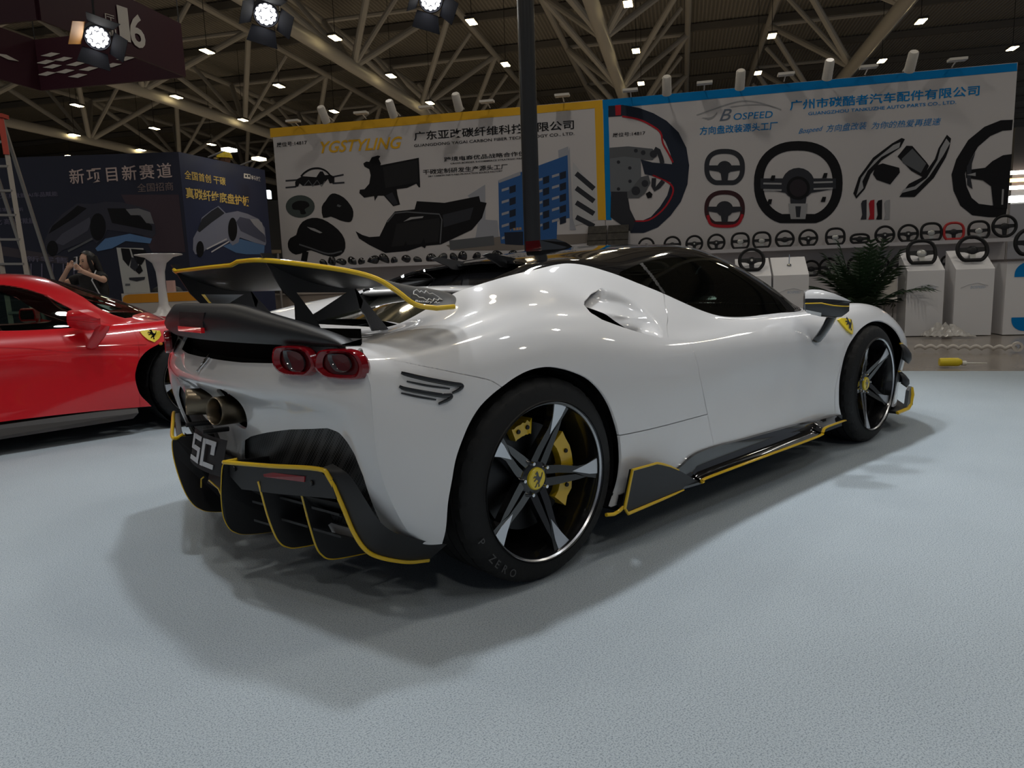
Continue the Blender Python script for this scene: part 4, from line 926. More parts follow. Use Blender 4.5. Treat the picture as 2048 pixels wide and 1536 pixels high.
# ---- yellow-edged wall
yw=thing('display_wall','grey-white printed display wall with amber border and black car part pictures','display wall',W.P(-10.1,0))
def under(o): 
    o.location-=0*o.location
def attach(root):
    "reparent everything built at world position under root without moving it"
    M0=Matrix.Translation(root.location).inverted()
    for ch in root.children: ch.matrix_parent_inverse=M0
W.board('panel',-13.46,-6.80,.0,4.17,PW,.08,yw)
W.poly('border_strip',[(540,257),(1204,200),(1205,215),(541,275)],PYEL,yw,.003); W.poly('border_strip',[(1189,203),(1205,201),(1212,440),(1196,440)],PYEL,yw,.0035)
K=(520,200,2.926)
W.text('展位号:14817',(99,278),(276,262),(99,250),PBLK,yw,0.011,0,K)
W.text('YGSTYLING',(358,313),(836,283),(362,243),PYEL,yw,0.019,.35,K)
W.text('广东亚改碳纤维科技有限公司',(903,240),(1838,172),(903,186),PBLK,yw,0.013,0,K)
W.text('GUANGDONG YAGAI CARBON FIBER TECHNOLOGY CO., LTD.',(903,279),(1840,207),(903,260),PBLK,yw,0.011,0,K)
W.text('跨境电商优品战略合作伙伴',(1078,362),(1600,322),(1078,335),PBLK,yw,0.013,0,K)
W.text('CROSS-BORDER E-COMMERCE STRATEGIC PARTNER',(1115,377),(1590,342),(1115,368),PBLK,yw,.02,0,K)
W.text('干碳定制研发生产源头工厂',(955,438),(1450,404),(955,408),PBLK,yw,0.013,0,K)
W.text('DRY CARBON PARTS R&D PRODUCTION SOURCE FACTORY',(985,452),(1420,420),(985,443),PBLK,yw,.02,0,K)
# skeleton vehicle with rotors
W.poly('printed_vehicle',[(208,508),(206,482),(216,464),(250,446),(330,452),(352,418),(368,418),(380,440),(415,438),(436,450),(436,486),(408,488),(398,462),(370,492),(330,500),(250,502),(232,488),(224,506)],PBLK,yw,.004,K)
W.line('printed_vehicle_frame',[(240,448),(262,425),(300,404),(345,400),(385,415),(412,442)],.035,PBLK,yw,.005,K,False,4)
for p,q in (((150,473),(218,468)),((415,452),(490,437)),((150,513),(212,507)),((425,488),(495,483))): W.line('printed_rotor',[p,q],.03,PDG,yw,.005,K)
for cx in (300,350): W.line('printed_vehicle_frame',[(cx-40,500),(cx-15,470),(cx+10,505),(cx+30,475)],.02,PMG,yw,.006,K)
ov=[(236+85*math.cos(t),623+66*math.sin(t)) for t in np.linspace(0,6.0,26)]
W.poly('printed_mirror_back',ov,M('print_oval',(.065,.08,.078),.7,spec=.15),yw,.004,K)
W.poly('printed_mirror_back_detail',[(190,610),(225,590),(275,595),(290,620),(262,640),(270,665),(240,668),(232,645),(195,640)],PBLK,yw,.006,K,3)
W.poly('printed_mirror_cap',[(362,625),(385,590),(410,555),(440,547),(490,570),(530,615),(547,655),(540,700),(520,715),(470,705),(415,682),(370,690)],PBLK,yw,.004,K,2)
W.poly('printed_highlight',[(455,610),(478,618),(468,628),(450,622)],PMG,yw,.006,K)
W.poly('printed_mirror',[(212,790),(222,755),(250,712),(305,690),(365,697),(430,735),(480,785),(500,838),(490,890),(440,918),(370,905),(300,880),(262,890),(210,905),(172,880),(163,840),(178,808)],PBLK,yw,.004,K,2)
W.poly('printed_mirror_foot',[(250,880),(285,890),(275,945),(240,940)],PBLK,yw,.004,K)
W.poly('printed_highlight',[(275,742),(320,752),(366,776),(352,780),(300,760)],PLG,yw,.006,K)
W.line('printed_edge',[(230,845),(300,868),(400,900),(480,885)],.03,PMG,yw,.006,K,False,3)
W.poly('printed_carbon_frame',[(605,372),(622,360),(640,362),(655,335),(690,325),(705,328),(695,345),(708,372),(705,382),(930,338),(938,510),(930,512),(915,490),(860,515),(800,522),(805,555),(820,612),(780,622),(725,560),(690,560),(672,590),(668,562),(610,572),(582,545),(585,525),(612,522),(640,490),(648,440),(640,405),(612,390)],PBLK,yw,.004,K)
W.poly('printed_panel_sheen',[(720,392),(922,350),(928,482),(735,515)],M('print_charcoal',(.022,.022,.024),.7,spec=.15),yw,.006,K)
W.poly('printed_panel_sheen',[(735,560),(775,540),(808,608),(782,616)],PDG,yw,.006,K)
W.poly('printed_bumper',[(560,768),(600,790),(640,802),(700,798),(745,705),(790,652),(860,645),(905,640),(918,592),(1080,602),(1282,562),(1290,595),(1327,602),(1300,690),(1240,760),(1060,845),(950,855),(870,882),(735,895),(640,848),(580,810)],PBLK,yw,.004,K)
W.poly('printed_bumper_sheen',[(840,712),(880,686),(958,680),(952,690),(890,698)],PLG,yw,.006,K)
W.poly('printed_bumper_panel',[(1070,672),(1250,628),(1230,700),(1075,745)],PDG,yw,.006,K); W.poly('printed_bumper_panel',[(800,725),(1050,690),(1055,740),(1040,830),(770,860)],M('print_charcoal',(.022,.022,.024),.7,spec=.15),yw,.006,K)
for x,y in ((855,880),(960,862),(1105,800),(1180,770)): W.poly('printed_bumper_fin',[(x-22,y-10),(x,y-55),(x+12,y-8),(x+6,y+6)],PBLK,yw,.007,K)
W.line('printed_bumper_edge',[(745,715),(790,662),(860,655),(1050,668),(1065,700),(1055,840)],.025,PMG,yw,.007,K)
# office block picture
BA=M('print_building_blue',(.035,.11,.30),.7,spec=.15); BG=M('print_building_grey',(.33,.34,.38),.7,spec=.15); BS=M('print_shadow_blue',(.17,.21,.30),.7,spec=.15)
W.poly('printed_building',[(1395,470),(1800,322),(1812,690),(1740,700),(1735,860),(1410,840),(1400,750)],BA,yw,.004,K)
W.poly('printed_building',[(1800,322),(1812,272),(1830,690),(1850,760),(1812,762),(1812,690)],BG,yw,.0045,K); W.poly('printed_building',[(1745,295),(1803,272),(1806,325),(1748,345)],BG,yw,.0035,K)
W.poly('printed_building',[(1830,360),(1960,520),(1975,700),(1830,740)],M('print_building_white',(.47,.47,.48),.7,spec=.15),yw,.0042,K)
W.poly('printed_building',[(1395,470),(1525,418),(1525,440),(1400,486)],BG,yw,.006,K); W.poly('printed_building',[(1215,560),(1318,495),(1320,700),(1390,705),(1398,800),(1260,810),(1290,640)],BG,yw,.0035,K)
for r in range(5):
    for cN in range(4):
        x0=1415+cN*98; y0=522+r*70-cN*27-r*cN*1.5; 
        if x0>1500 and x0<1530: continue
        W.poly('printed_window',[(x0,y0),(x0+42,y0-13),(x0+42,y0+2),(x0,y0+15)],BG,yw,.006,K); W.poly('printed_window',[(x0+46,y0-14),(x0+82,y0-26),(x0+82,y0+14),(x0+46,y0+26)],PNAVY,yw,.0065,K)
for r in range(4):
    y=430+r*85; W.line('printed_window_row',[(1850,y),(1955,y+90-r*12)],.09,PDG,yw,.0062,K)
W.poly('printed_forecourt',[(1090,850),(1400,800),(1970,780),(1975,830),(1500,880),(1130,880)],M('print_ground',(.20,.175,.155),.7,spec=.15),yw,.0038,K)
W.line('printed_fence',[(1110,850),(1370,822)],.18,PMG,yw,.0064,K); W.poly('printed_entrance',[(1430,775),(1540,770),(1540,850),(1435,845)],PNAVY,yw,.0066,K)
W.text('广东亚改',(1465,766),(1532,760),(1465,750),PYEL,yw,0.011,0,K)
attach(yw)
# ---- blue-edged wall
bw=thing('display_wall','grey-white printed display wall with blue border and steering wheel pictures','display wall',W.P(-3.5,0))
W.board('panel',-6.79,-.2,0,4.16,PW,.08,bw)
W.poly('border_strip',[(1205,200),(2034,126),(2034,142),(1206,218)],PBLU,bw,.003); W.poly('border_strip',[(1206,201),(1216,200),(1223,440),(1212,440)],PBLU,bw,.0035)
K=(1180,200,5.12); K3=(1300,0,2.738); K4=(1560,120,4.197)
W.text('展位号:14817',(232,385),(566,360),(232,340),PBLK,bw,0.011,0,K)
# big cropped wheel at the left edge
q=[(186,130),(190,100)]
W.line('printed_wheel_rim',[(188,118),(330,108),(480,135),(620,190),(740,265),(840,380),(905,520),(930,680),(915,850),(860,1010),(770,1140),(660,1250),(540,1300),(415,1302)],[.19,.19,.19,.2,.22,.27,.29,.29,.29,.27,.25,.23,.22,.21],PNAVY,bw,.006,K)
W.poly('printed_red_mark',[(258,55),(318,50),(318,155),(262,160)],PRED,bw,.009,K)
W.line('printed_stitch',[(330,168),(480,195),(600,245),(720,330),(745,440),(800,540),(850,640)],.03,PRED,bw,.008,K,False,3); W.line('printed_stitch',[(640,770),(780,830),(850,900),(830,1000),(740,1130),(600,1230),(450,1240)],.03,PRED,bw,.008,K,False,3)
W.poly('printed_spoke',[(520,610),(640,640),(860,660),(930,640),(940,850),(860,860),(700,790),(560,760)],PNAVY,bw,.007,K,0)
W.poly('printed_hub',[(200,490),(390,475),(640,500),(690,560),(640,615),(520,610),(522,790),(600,770),(620,850),(560,960),(500,1005),(385,1005),(380,940),(208,940)],PMG,bw,.0075,K)
W.poly('printed_hub_cover',[(205,600),(350,580),(520,600),(520,790),(400,935),(208,940)],M('print_slate',(.15,.16,.175),.7,spec=.15),bw,.009,K)
for x,y in ((292,637),(408,697),(410,833),(292,912)): W.poly('printed_screw',[(x+18*math.cos(t),y+18*math.sin(t)) for t in np.linspace(0,5.5,10)],PDG,bw,.011,K)
for x,y,r in ((650,555,38),(470,930,45),(563,855,35),(545,540,24),(470,520,20)): W.poly('printed_button',[(x+r*math.cos(t),y+r*math.sin(t)) for t in np.linspace(0,5.6,14)],PDG,bw,.011,K)
W.poly('printed_column',[(215,940),(380,940),(410,1120),(470,1240),(420,1350),(210,1200)],PDG,bw,.007,K)
W.line('printed_paddle',[(660,500),(700,520),(730,600),(740,650)],.08,PDG,bw,.0085,K); W.line('printed_paddle',[(655,800),(650,880),(665,915),(700,890),(750,830)],.08,PDG,bw,.0085,K); W.poly('printed_button',[(570,960),(610,935),(640,965),(630,1000),(590,1008)],PBLK,bw,.011,K)
# maker's car-outline mark and lettering
W.line('printed_car_outline',[(1090,155),(1250,100),(1420,40),(1560,10),(1700,20),(1830,55),(1950,95),(1945,105)],.018,PLG,bw,.006,K,False,3); W.line('printed_car_outline',[(1440,72),(1600,52),(1780,50),(1900,80)],.014,PLG,bw,.006,K,False,3)
for d in (0,25,50): W.line('printed_car_outline',[(1150+d,185+d*.4),(1240+d*.5,180),(1300,140-d*.3)],.012,PLG,bw,.006,K,False,3)
W.text('B',(1325,215),(1450,205),(1345,98),M('print_steel',(.13,.16,.21),.7,spec=.15),bw,.0,.35,K); W.text('OSPEED',(1470,205),(1870,180),(1470,137),PBLU,bw,.0,.12,K)
W.text('方向盘改装源头工厂',(1122,360),(1920,305),(1122,275),PBLU,bw,0.011,0,K)
W.text('广州市碳酷者汽车配件有限公司',(82,425),(1672,300),(82,340),PBLU,bw,0.015,0,K4)
W.text('GUANGZHOU TANKUZHE AUTO PARTS CO., LTD.',(236,470),(1478,372),(236,438),PBLU,bw,0.011,0,K4)
W.text('Bospeed',(155,632),(360,605),(155,580),PBLU,bw,.0,.4,K4); W.text('方向盘改装',(385,608),(728,580),(385,545),PBLU,bw,.0,.2,K4); W.text('为你的热爱再提速',(765,582),(1350,545),(765,522),PBLU,bw,.0,.2,K4)
W.wheel(1378,693,208,190,bw,PDG,PDG,K,2.5,.24,.92,True,.36)
W.wheel(1378,1115,208,190,bw,M('print_maroon_black',(.05,.022,.026),.7,spec=.15),PDG,K,2.4,.22,.90,True,.42)
W.line('printed_stitch',[(1205,1180),(1230,1260),(1300,1290),(1460,1290),(1530,1250),(1560,1170)],.05,PRED,bw,.009,K,False,3)
W.wheel(811,1005,243,232,bw,PBLK,PDG,K3,2.3,.22,.93,True,.37)
W.poly('printed_hub_cap',[(811+64*math.cos(t),1030+64*math.sin(t)) for t in np.linspace(0,6,24)],PBLK,bw,.013,K3); W.poly('printed_hub_cap',[(811+48*math.cos(t),1030+48*math.sin(t)) for t in np.linspace(0,6,24)],M('print_hub_plum',(.03,.025,.03),.7,spec=.15),bw,.015,K3)
W.poly('printed_lower_spoke',[(758,1115),(862,1115),(850,1200),(770,1200)],PLG,bw,.013,K3); W.poly('printed_lower_slot',[(795,1130),(826,1130),(820,1190),(800,1190)],PDG,bw,.015,K3)
for x,y in ((672,975),(958,962),(655,1105),(950,1092)): W.poly('printed_paddle',[(x-16,y+14),(x-6,y-14),(x+14,y-14),(x+8,y+14)],PBLK,bw,.012,K3)
for y in (1005,1040): W.line('printed_trim',[(620,y),(720,y+2)],.03,PLG,bw,.013,K3); W.line('printed_trim',[(895,y-5),(1000,y-8)],.03,PLG,bw,.013,K3)
# paddle pairs
W.poly('printed_shift_paddle',[(640,1165),(615,1120),(660,985),(780,820),(940,700),(1020,655),(1048,665),(1010,735),(850,845),(760,960),(710,1085)],PBLK,bw,.006,K4); W.poly('printed_shift_paddle',[(640,1140),(700,1075),(690,1020),(735,930),(850,815),(1000,735),(1010,690),(950,715),(790,845),(680,990)],PLG,bw,.008,K4)
W.poly('printed_paddle_mount',[(780,960),(800,890),(860,868),(1000,905),(1005,945),(925,1045),(810,1005)],PBLK,bw,.007,K4)
W.poly('printed_shift_paddle',[(1000,1150),(1080,1040),(1190,985),(1300,830),(1330,740),(1400,628),(1435,660),(1420,740),(1390,820),(1290,990),(1130,1150)],PBLK,bw,.006,K4); W.poly('printed_shift_paddle',[(1010,1120),(1140,1085),(1250,980),(1370,800),(1425,700),(1395,660),(1345,745),(1320,840),(1230,990),(1130,1060),(1040,1085)],PLG,bw,.008,K4)
W.poly('printed_paddle_mount',[(985,810),(1060,720),(1110,722),(1230,860),(1250,890),(1200,985),(1100,930)],PBLK,bw,.007,K4); W.poly('printed_paddle_pad',[(1020,830),(1110,745),(1225,870),(1180,950),(1030,865)],PMG,bw,.009,K4)
for x,mt in ((705,PDG),(770,PRED),(835,PBLK),(900,PLG)): W.poly('printed_lever',[(x-25,1205),(x-12,1180),(x+22,1172),(x+20,1338),(x-30,1340),(x-15,1300)],mt,bw,.006,K4)
W.line('printed_wheel_rim',[(1950,545),(1860,550),(1740,600),(1620,700),(1530,850),(1495,960),(1510,1080),(1560,1190),(1640,1255),(1760,1270),(1900,1270)],[.16,.17,.18,.19,.2,.2,.2,.2,.2,.19,.18],PBLK,bw,.006,K4)
W.poly('printed_hub',[(1945,790),(1870,800),(1780,850),(1720,905),(1560,925),(1560,990),(1700,1010),(1770,1060),(1790,1240),(1905,1250)],PBLK,bw,.008,K4)
W.poly('printed_paddle',[(1565,895),(1640,770),(1610,870),(1600,1000),(1615,1085),(1570,1050)],PDG,bw,.009,K4); W.poly('printed_slot',[(1862,1085),(1878,1085),(1870,1215),(1855,1215)],PLG,bw,.010,K4); W.poly('printed_button',[(1565,965),(1640,945),(1640,975)],PLG,bw,.010,K4)
attach(bw)
# ---- white cylinder spotlights and flat lamp heads along the top
SPW=M('spot_white',(.62,.58,.52),.4)
def can(u,v,label,proto=[None]):
    p=W.px(u,v)+W.n*.42
    if proto[0] is None:
        r=thing('can_spotlight',None,None); q=(W.n*-.9-ZV).normalized().to_track_quat('-Z','Y').to_matrix(); tf=lambda v_:q@Vector(v_)
        b=MB(tf); b.lathe([(.0001,.18),(.06,.18),(.075,.16),(.08,-.14),(.065,-.14),(.06,-.11)],18); b.build('can',SPW,r,True,40)
        b=MB(tf); b.lathe([(.0001,-.12),(.066,-.12)],16); b.build('lens',M('spot_lens',(.35,.35,.36),.2),r)
        b=MB(); b.bar((0,0,.05),tuple(W.n*-.42+ZV*-.02),.012,6); b.build('arm',SPW,r); proto[0]=r; o=r
    else: o=copy_tree(proto[0])
    o.location=p; setp(o,label,'spotlight','can spotlights over the booth walls')
ORD=['leftmost','second','third','fourth','fifth','sixth','seventh','eighth','ninth','tenth','eleventh','twelfth','thirteenth','fourteenth','fifteenth','sixteenth','seventeenth','eighteenth','nineteenth','twentieth','twenty-first','twenty-second']
for i,(u,v) in enumerate(((668,240),(800,229),(928,216),(1334,185),(1476,174),(1646,155),(1806,140))): can(u,v,'white can spotlight over the booth walls, %s of seven from the left'%('first' if i==0 else ORD[i]))
for i,(u,v) in enumerate(((598,252),(732,236),(860,225),(980,214),(1128,202),(1262,192),(1408,178),(1568,161),(1730,147),(1904,133))):
    p=W.px(u,v-2); b=MB(); b.box(p+W.n*.22+ZV*.03,(.26,.14,.04),Matrix.Rotation(math.atan2(W.t.y,W.t.x),3,'Z')); b.bar(p+W.n*.2+ZV*.03,p-ZV*.03,.01,5); o=b.build('flood_lamp',SPW); setp(o,'flat white flood lamp head on the booth wall top, %s of ten from the left'%('first' if i==0 else ORD[i]),'flood lamp','flood lamps on the wall top')
# ================================================================= shelves, steering wheels, lecterns, counter
SHW=M('shelf_white',(.52,.50,.52),.5)
def shelf(a0,a1,h,d,label):
    b=MB(); b.prism([W.P(a0,h-.06,.0),W.P(a1,h-.06,.0),W.P(a1,h,.0),W.P(a0,h,.0)],W.n*d); o=b.build('wall_shelf',SHW); setp(o,label,'shelf'); return o
shelf(-6.74,-.22,1.40,.34,'long white shelf of steering wheels on the blue-edged wall')
shelf(-13.35,-6.86,1.40,.34,'long white shelf of small black parts on the yellow-edged wall')
shelf(-6.74,-.22,.62,.34,'lower white shelf under the blue-edged wall'); shelf(-13.35,-6.86,.62,.34,'lower white shelf under the yellow-edged wall')
LTH=M('wheel_leather',(.009,.009,.010),.5,spec=.3); SPK=M('wheel_spoke',(.018,.018,.020),.4,spec=.3); ALU=M('wheel_alu',(.45,.45,.43),.35,.6)
REDR=M('wheel_red',(.42,.02,.02),.45); TAN=M('wheel_tan',(.50,.40,.28),.5)
def steer(style=0):
    "steering wheel of radius 1 facing -Y"
    r=thing('steering_wheel',None,None); n=36; P=[]
    for k in range(n):
        t=2*math.pi*k/n; e=2.0 if style in(0,1,3) else 2.6
        x=math.copysign(abs(math.cos(t))**(2/e),math.cos(t)); z=math.copysign(abs(math.sin(t))**(2/e),math.sin(t))
        if style!=3: z=max(z,-.82)
        if style==4: z*=.55
        P.append((x*.875,0,z*.875))
    b=MB(); b.tube(P,.125,8,closed=True); b.build('rim',REDR if style==5 else LTH,r,True)
    b=MB(); b.sphere((0,.0,-.04),(.34,.10,.30),14,8); b.build('hub',SPK if style!=2 else ALU,r,True)
    for s in (-1,1):
        b=MB(); b.prism([(s*.2,-.03,.16),(s*.80,-.0,.15),(s*.84,.0,-.12),(s*.45,-.02,-.16),(s*.2,-.03,-.26)],(0,.05,0)); b.build('spoke',SPK,r)
    if style!=4:
        b=MB(); b.prism([(-.2,-.03,-.2),(.2,-.03,-.2),(.13,0,-.80),(-.13,0,-.80)],(0,.05,0)); b.build('lower_spoke',(ALU,SPK,ALU,SPK,SPK,SPK)[style],r)
    if style in (1,2):
        b=MB(); b.lathe([(.0001,-.105),(.09,-.10),(.10,-.08)],14,(0,0,-.02),'y'); b.build('hub_emblem',ALU,r,True)
    return r
PROT={}
WANG=math.atan2(W.n.y,W.n.x)+math.pi/2
def put_wheel(p,rad,style,label,group,tilt=.12,ang=None):
    if style not in PROT: PROT[style]=steer(style); o=PROT[style]
    else: o=copy_tree(PROT[style])
    o.location=p; o.scale=(rad,)*3; o.rotation_euler=(-tilt,0,WANG if ang is None else ang); setp(o,label,'steering wheel',group)
UP=[(1283,481,18,0),(1335,479,18.5,0),(1379,481,18.5,1),(1423,480,19,1),(1471,477,19.5,2),(1514,476,19.5,2),(1560,474,20,0),(1607,472,20,1),(1661,470,20.5,2),(1710,475,20,4),(1760,466,20.5,1),(1807,462,21,1),(1853,459,22,2),(1898,459,21.5,5),(1948,456,22,2),(1999,454,25,3)]
for i,(u,v,r,st) in enumerate(UP):
    d=(W.px(u,v)-Vector(CAMP)).dot(CF)-.2; rad=r*d/FPX*.95; a,_=W.sh(u,v)
    zb=.82 if st not in(3,4) else (1.0 if st==3 else .55)
    col={5:'red rimmed ',4:'yoke-shaped low ',3:'large round '}.get(st,'black ')
    put_wheel(W.P(a*.985-.0,1.40+rad*(zb+.0)*.99,.17),rad,st,col+'steering wheel, %s from the left on the long white shelf'%('first' if i==0 else ORD[i]),'steering wheels on the long white shelf')
for i,(u,v,r) in enumerate(((1619,532,18),(1654,526,20),(1711,525,20),(1754,524,20),(1795,522,20),(1894,521,19))):
    d=(W.px(u,v)-Vector(CAMP)).dot(CF)-.15; rad=r*d/FPX; a,_=W.sh(u,v)
    put_wheel(W.P(a,.62+1.40-1.40+rad*.83+.26,.16),rad,i%3,'dark steering wheel, %s from the left on the lower shelf behind the palm'%('first' if i==0 else ORD[i]),'steering wheels on the lower shelf')
# the lower wheels lean on a white riser
b=MB(); b.prism([W.P(-5.2,.62,.0),W.P(-.3,.62,.0),W.P(-.3,.875,.0),W.P(-5.2,.875,.0)],W.n*.30); o=b.build('shelf_riser',SHW); setp(o,'white riser box standing on the lower shelf behind the palm','riser')
# small black parts on the left shelf
MIR=M('gloss_part',(.010,.010,.011),.18,0,.6)
XS=[(655,528,8),(672,530,12),(690,522,10),(712,526,14),(730,521,9),(753,515,13),(775,516,11),(795,521,8),(818,514,13),(841,517,9),(868,516,11),(890,521,10),(913,521,9),(930,512,16),(958,517,10),(1000,510,16),(1030,512,11)]
nth=['first']+ORD[1:]
for i,(u,v,r) in enumerate(XS):
    a,_=W.sh(u,v); d=(W.px(u,v)-Vector(CAMP)).dot(CF); s=min(r,11)*d/FPX; R_.seed(i); b=MB(); q=Matrix.Rotation(WANG+R_.uniform(-.6,.6),3,'Z')@Matrix.Rotation(R_.uniform(-.3,.5),3,'Y')
    b.sphere((0,0,0),(s,s*.5,s*R_.uniform(.75,1.15)),12,8); b.V=[q@Vector((v_.x+.35*v_.z*(i%3-1),v_.y,v_.z if v_.z>-s*.5 else -s*.5)) for v_ in b.V]
    zmin=min(v_.z for v_ in b.V); b.V=[v_+W.P(a,1.401-zmin,.17) for v_ in b.V]; o=b.build('mirror_cover',MIR,None,True); setp(o,'small black mirror cover, %s from the left on the long shelf of the yellow-edged wall'%nth[i],'mirror cover','black mirror covers on the shelf')
# two dark textured panels leaning where the two walls meet
FBR=M('carbon_brown',(.022,.018,.014),.35,noise=(14,(.05,.042,.032),4))
for i,(u0,u1,lab) in enumerate(((1174,1212,'left'),(1214,1256,'right'))):
    a0,_=W.sh(u0,455); a1,_=W.sh(u1,455); b=MB(); P=[W.P(a0,1.401,.20),W.P(a1,1.401,.20),W.P(a1+.02,1.93,.03),W.P(a0+.03,1.93,.03)]; b.prism(P,W.n*.03)
    for t in (.25,.5,.75): b.prism([P[0].lerp(P[3],t)+W.n*.03,P[1].lerp(P[2],t)+W.n*.03,P[1].lerp(P[2],t+.06)+W.n*.03,P[0].lerp(P[3],t+.06)+W.n*.03],W.n*.012)
    o=b.build('carbon_panel',FBR); setp(o,'dark textured panel leaning where the two display walls meet, %s one'%lab,'panel')
# ---- sloping white lecterns with a wheel each
LF=Frame((9.56,1.12,0),W.t)
def lectern(x0,x1,yf,label,mark=True,hz=.93):
    p,q=LF.px(x0,yf),LF.px(x1,yf); e=(q-p); e.z=0; wd=e.length; e.normalize(); back=-LF.n
    r=thing('display_lectern',label,'lectern',(p.x,p.y,0)); b=MB(); o=Vector((0,0,0))
    side=lambda s:[o+e*s,o+e*s+back*.42,o+e*s+back*.42+ZV*1.2,o+e*s+ZV*hz]
    b.prism(side(0),e*wd); b.build('cabinet',WPLA,r)
    if mark:
        f=-back*.004; mk_=lambda x,z:o+e*(wd*x)+ZV*z+f
        lettering('lectern_lettering','BOSPEED',mk_(.40,.66),e*(wd*.38),ZV*.035,M('pale_blue_print',(.42,.50,.62),.6),r,0,.15)
        b=MB(); b.tube([mk_(.15,.672),mk_(.35,.715),mk_(.58,.735),mk_(.85,.695)],.003,5); b.build('lectern_emblem',M('pale_grey_print',(.50,.51,.53),.6),r)
    return r,p,e,wd,back
def pedwheel(L,style,rad,label,f=.55,up=.0):
    r,p,e,wd,back=L; c=Vector((p.x,p.y,0))+e*(wd*f)+back*.15+ZV*(1.06+rad*.84+up); a=math.atan2(e.y,e.x)
    b=MB(); b.bar(c+back*.03-ZV*.02,Vector((p.x,p.y,0))+e*(wd*f)+back*.28+ZV*1.10,.02,8); o=b.build('wheel_stand',CHR); o.parent=r; o.matrix_parent_inverse=Matrix.Translation(r.location).inverted()
    put_wheel(c,rad,style,label,None,.30,a)
L1=lectern(1474,1543,552,'white sloping lectern behind the windscreen of the white car',False); pedwheel(L1,1,.20,'steering wheel with yellow mark on the lectern behind the windscreen',.45,-.06)
L2=lectern(1547,1618,553,'white sloping lectern with a small chrome peg, left of the palm',True)
b=MB(); c=Vector((L2[1].x,L2[1].y,0))+L2[2]*(L2[3]*.5)+L2[4]*.22; b.lathe([(.0001,0),(.035,.0),(.03,.02),(.008,.03),(.007,.16),(.0001,.165)],16,c+ZV*1.072); o=b.build('chrome_peg',CHR,None,True); setp(o,'small chrome peg standing on the empty white lectern','peg')
L3=lectern(1815,1890,541,'white sloping lectern right of the palm carrying a flat-bottomed wheel',True); pedwheel(L3,2,.205,'black open-centred steering wheel on the lectern right of the palm',.45,-.05)
L4=lectern(1912,1990,540,'white sloping lectern next to the blue-patterned counter',True); pedwheel(L4,0,.215,'black round steering wheel on the lectern next to the counter',.5,-.04)
# counter with blue rounded shapes at the right edge
p=LF.px(2004,676); e=L4[2]; back=L4[4]; ct=thing('counter','white counter with blue rounded shapes at the right edge of the picture','counter',(p.x,p.y,0))
b=MB(); b.prism([Vector((0,0,0)),e*1.6,e*1.6+ZV*1.02,ZV*1.02],back*.55); b.build('cabinet',WPLA,ct)
b=MB(); b.prism([ZV*1.02-e*.02-back*.03,e*1.62+ZV*1.02-back*.03,e*1.62+ZV*1.02+back*.58,-e*.02+ZV*1.02+back*.58],ZV*.03); b.build('counter_top',M('counter_dark',(.10,.085,.08),.4),ct)
def bl(z0,z1,up):
    P=[]; x0=.10; r=.16
    for t in np.linspace(0,math.pi/2,8): P.append((x0+r-r*math.cos(t), (z1-r+r*math.sin(t)) if up else (z0+r-r*math.sin(t))))
    P+= [(1.55,z1 if up else z0),(1.55,z0 if up else z1),(x0,z0 if up else z1)]
    b=MB(); b.prism([e*x+ZV*z-back*.004 for x,z in P],-back*.001); b.build('blue_print',M('counter_blue',(.0,.20,.55),.5,spec=.2),ct)
bl(.80,1.0,True); bl(.05,.24,False)
put_wheel(Vector((p.x,p.y,0))+e*.38+back*.25+ZV*1.27,.22,0,'black steering wheel standing on the counter at the right edge',None,.1,math.atan2(e.y,e.x))
# palm in a pot
pl=atd(1722,600,10.6); pl=Vector((pl.x,pl.y,0)); pm=thing('potted_palm','bushy dark green potted palm behind the front fender','palm',pl)
b=MB(); b.lathe([(.0001,0),(.16,0),(.20,.34),(.185,.34),(.17,.30),(.0001,.30)],20); b.build('pot',M('pot_grey',(.12,.12,.12),.5),pm,True,40)
GRN=M('palm_green',(.012,.035,.012),.5); rr=random.Random(3)
for k in range(46):
    a=k*2.4; el=rr.uniform(.45,1.45); L=rr.uniform(.85,1.25); b=MB(); P=[]
    for i in range(9):
        t=i/8; h=.32+L*(t*math.sin(el)-.42*t*t*(1.6-el)); d=L*t*math.cos(el)*1.05+.03; P.append(Vector((d*math.cos(a),d*math.sin(a),h)))
    b.tube(P,[.008]*5+[.005]*4,4)
    for i in range(2,9):
        t=(P[i]-P[i-1]).normalized(); sd=t.cross(ZV).normalized()
        for s in (-1,1):
            tip=P[i]+t*.13+sd*s*.20*(1-.055*i)-ZV*.06; n=len(b.V); b.V+=[P[i]-t*.026,P[i]+t*.026,tip]; b.F.append((n,n+1,n+2))
            m=P[i].lerp(P[i-1],.5); tip=m+t*.13+sd*s*.20*(1-.055*i)-ZV*.07; n=len(b.V); b.V+=[m-t*.026,m+t*.026,tip]; b.F.append((n,n+1,n+2))
    b.build('frond',GRN,pm)
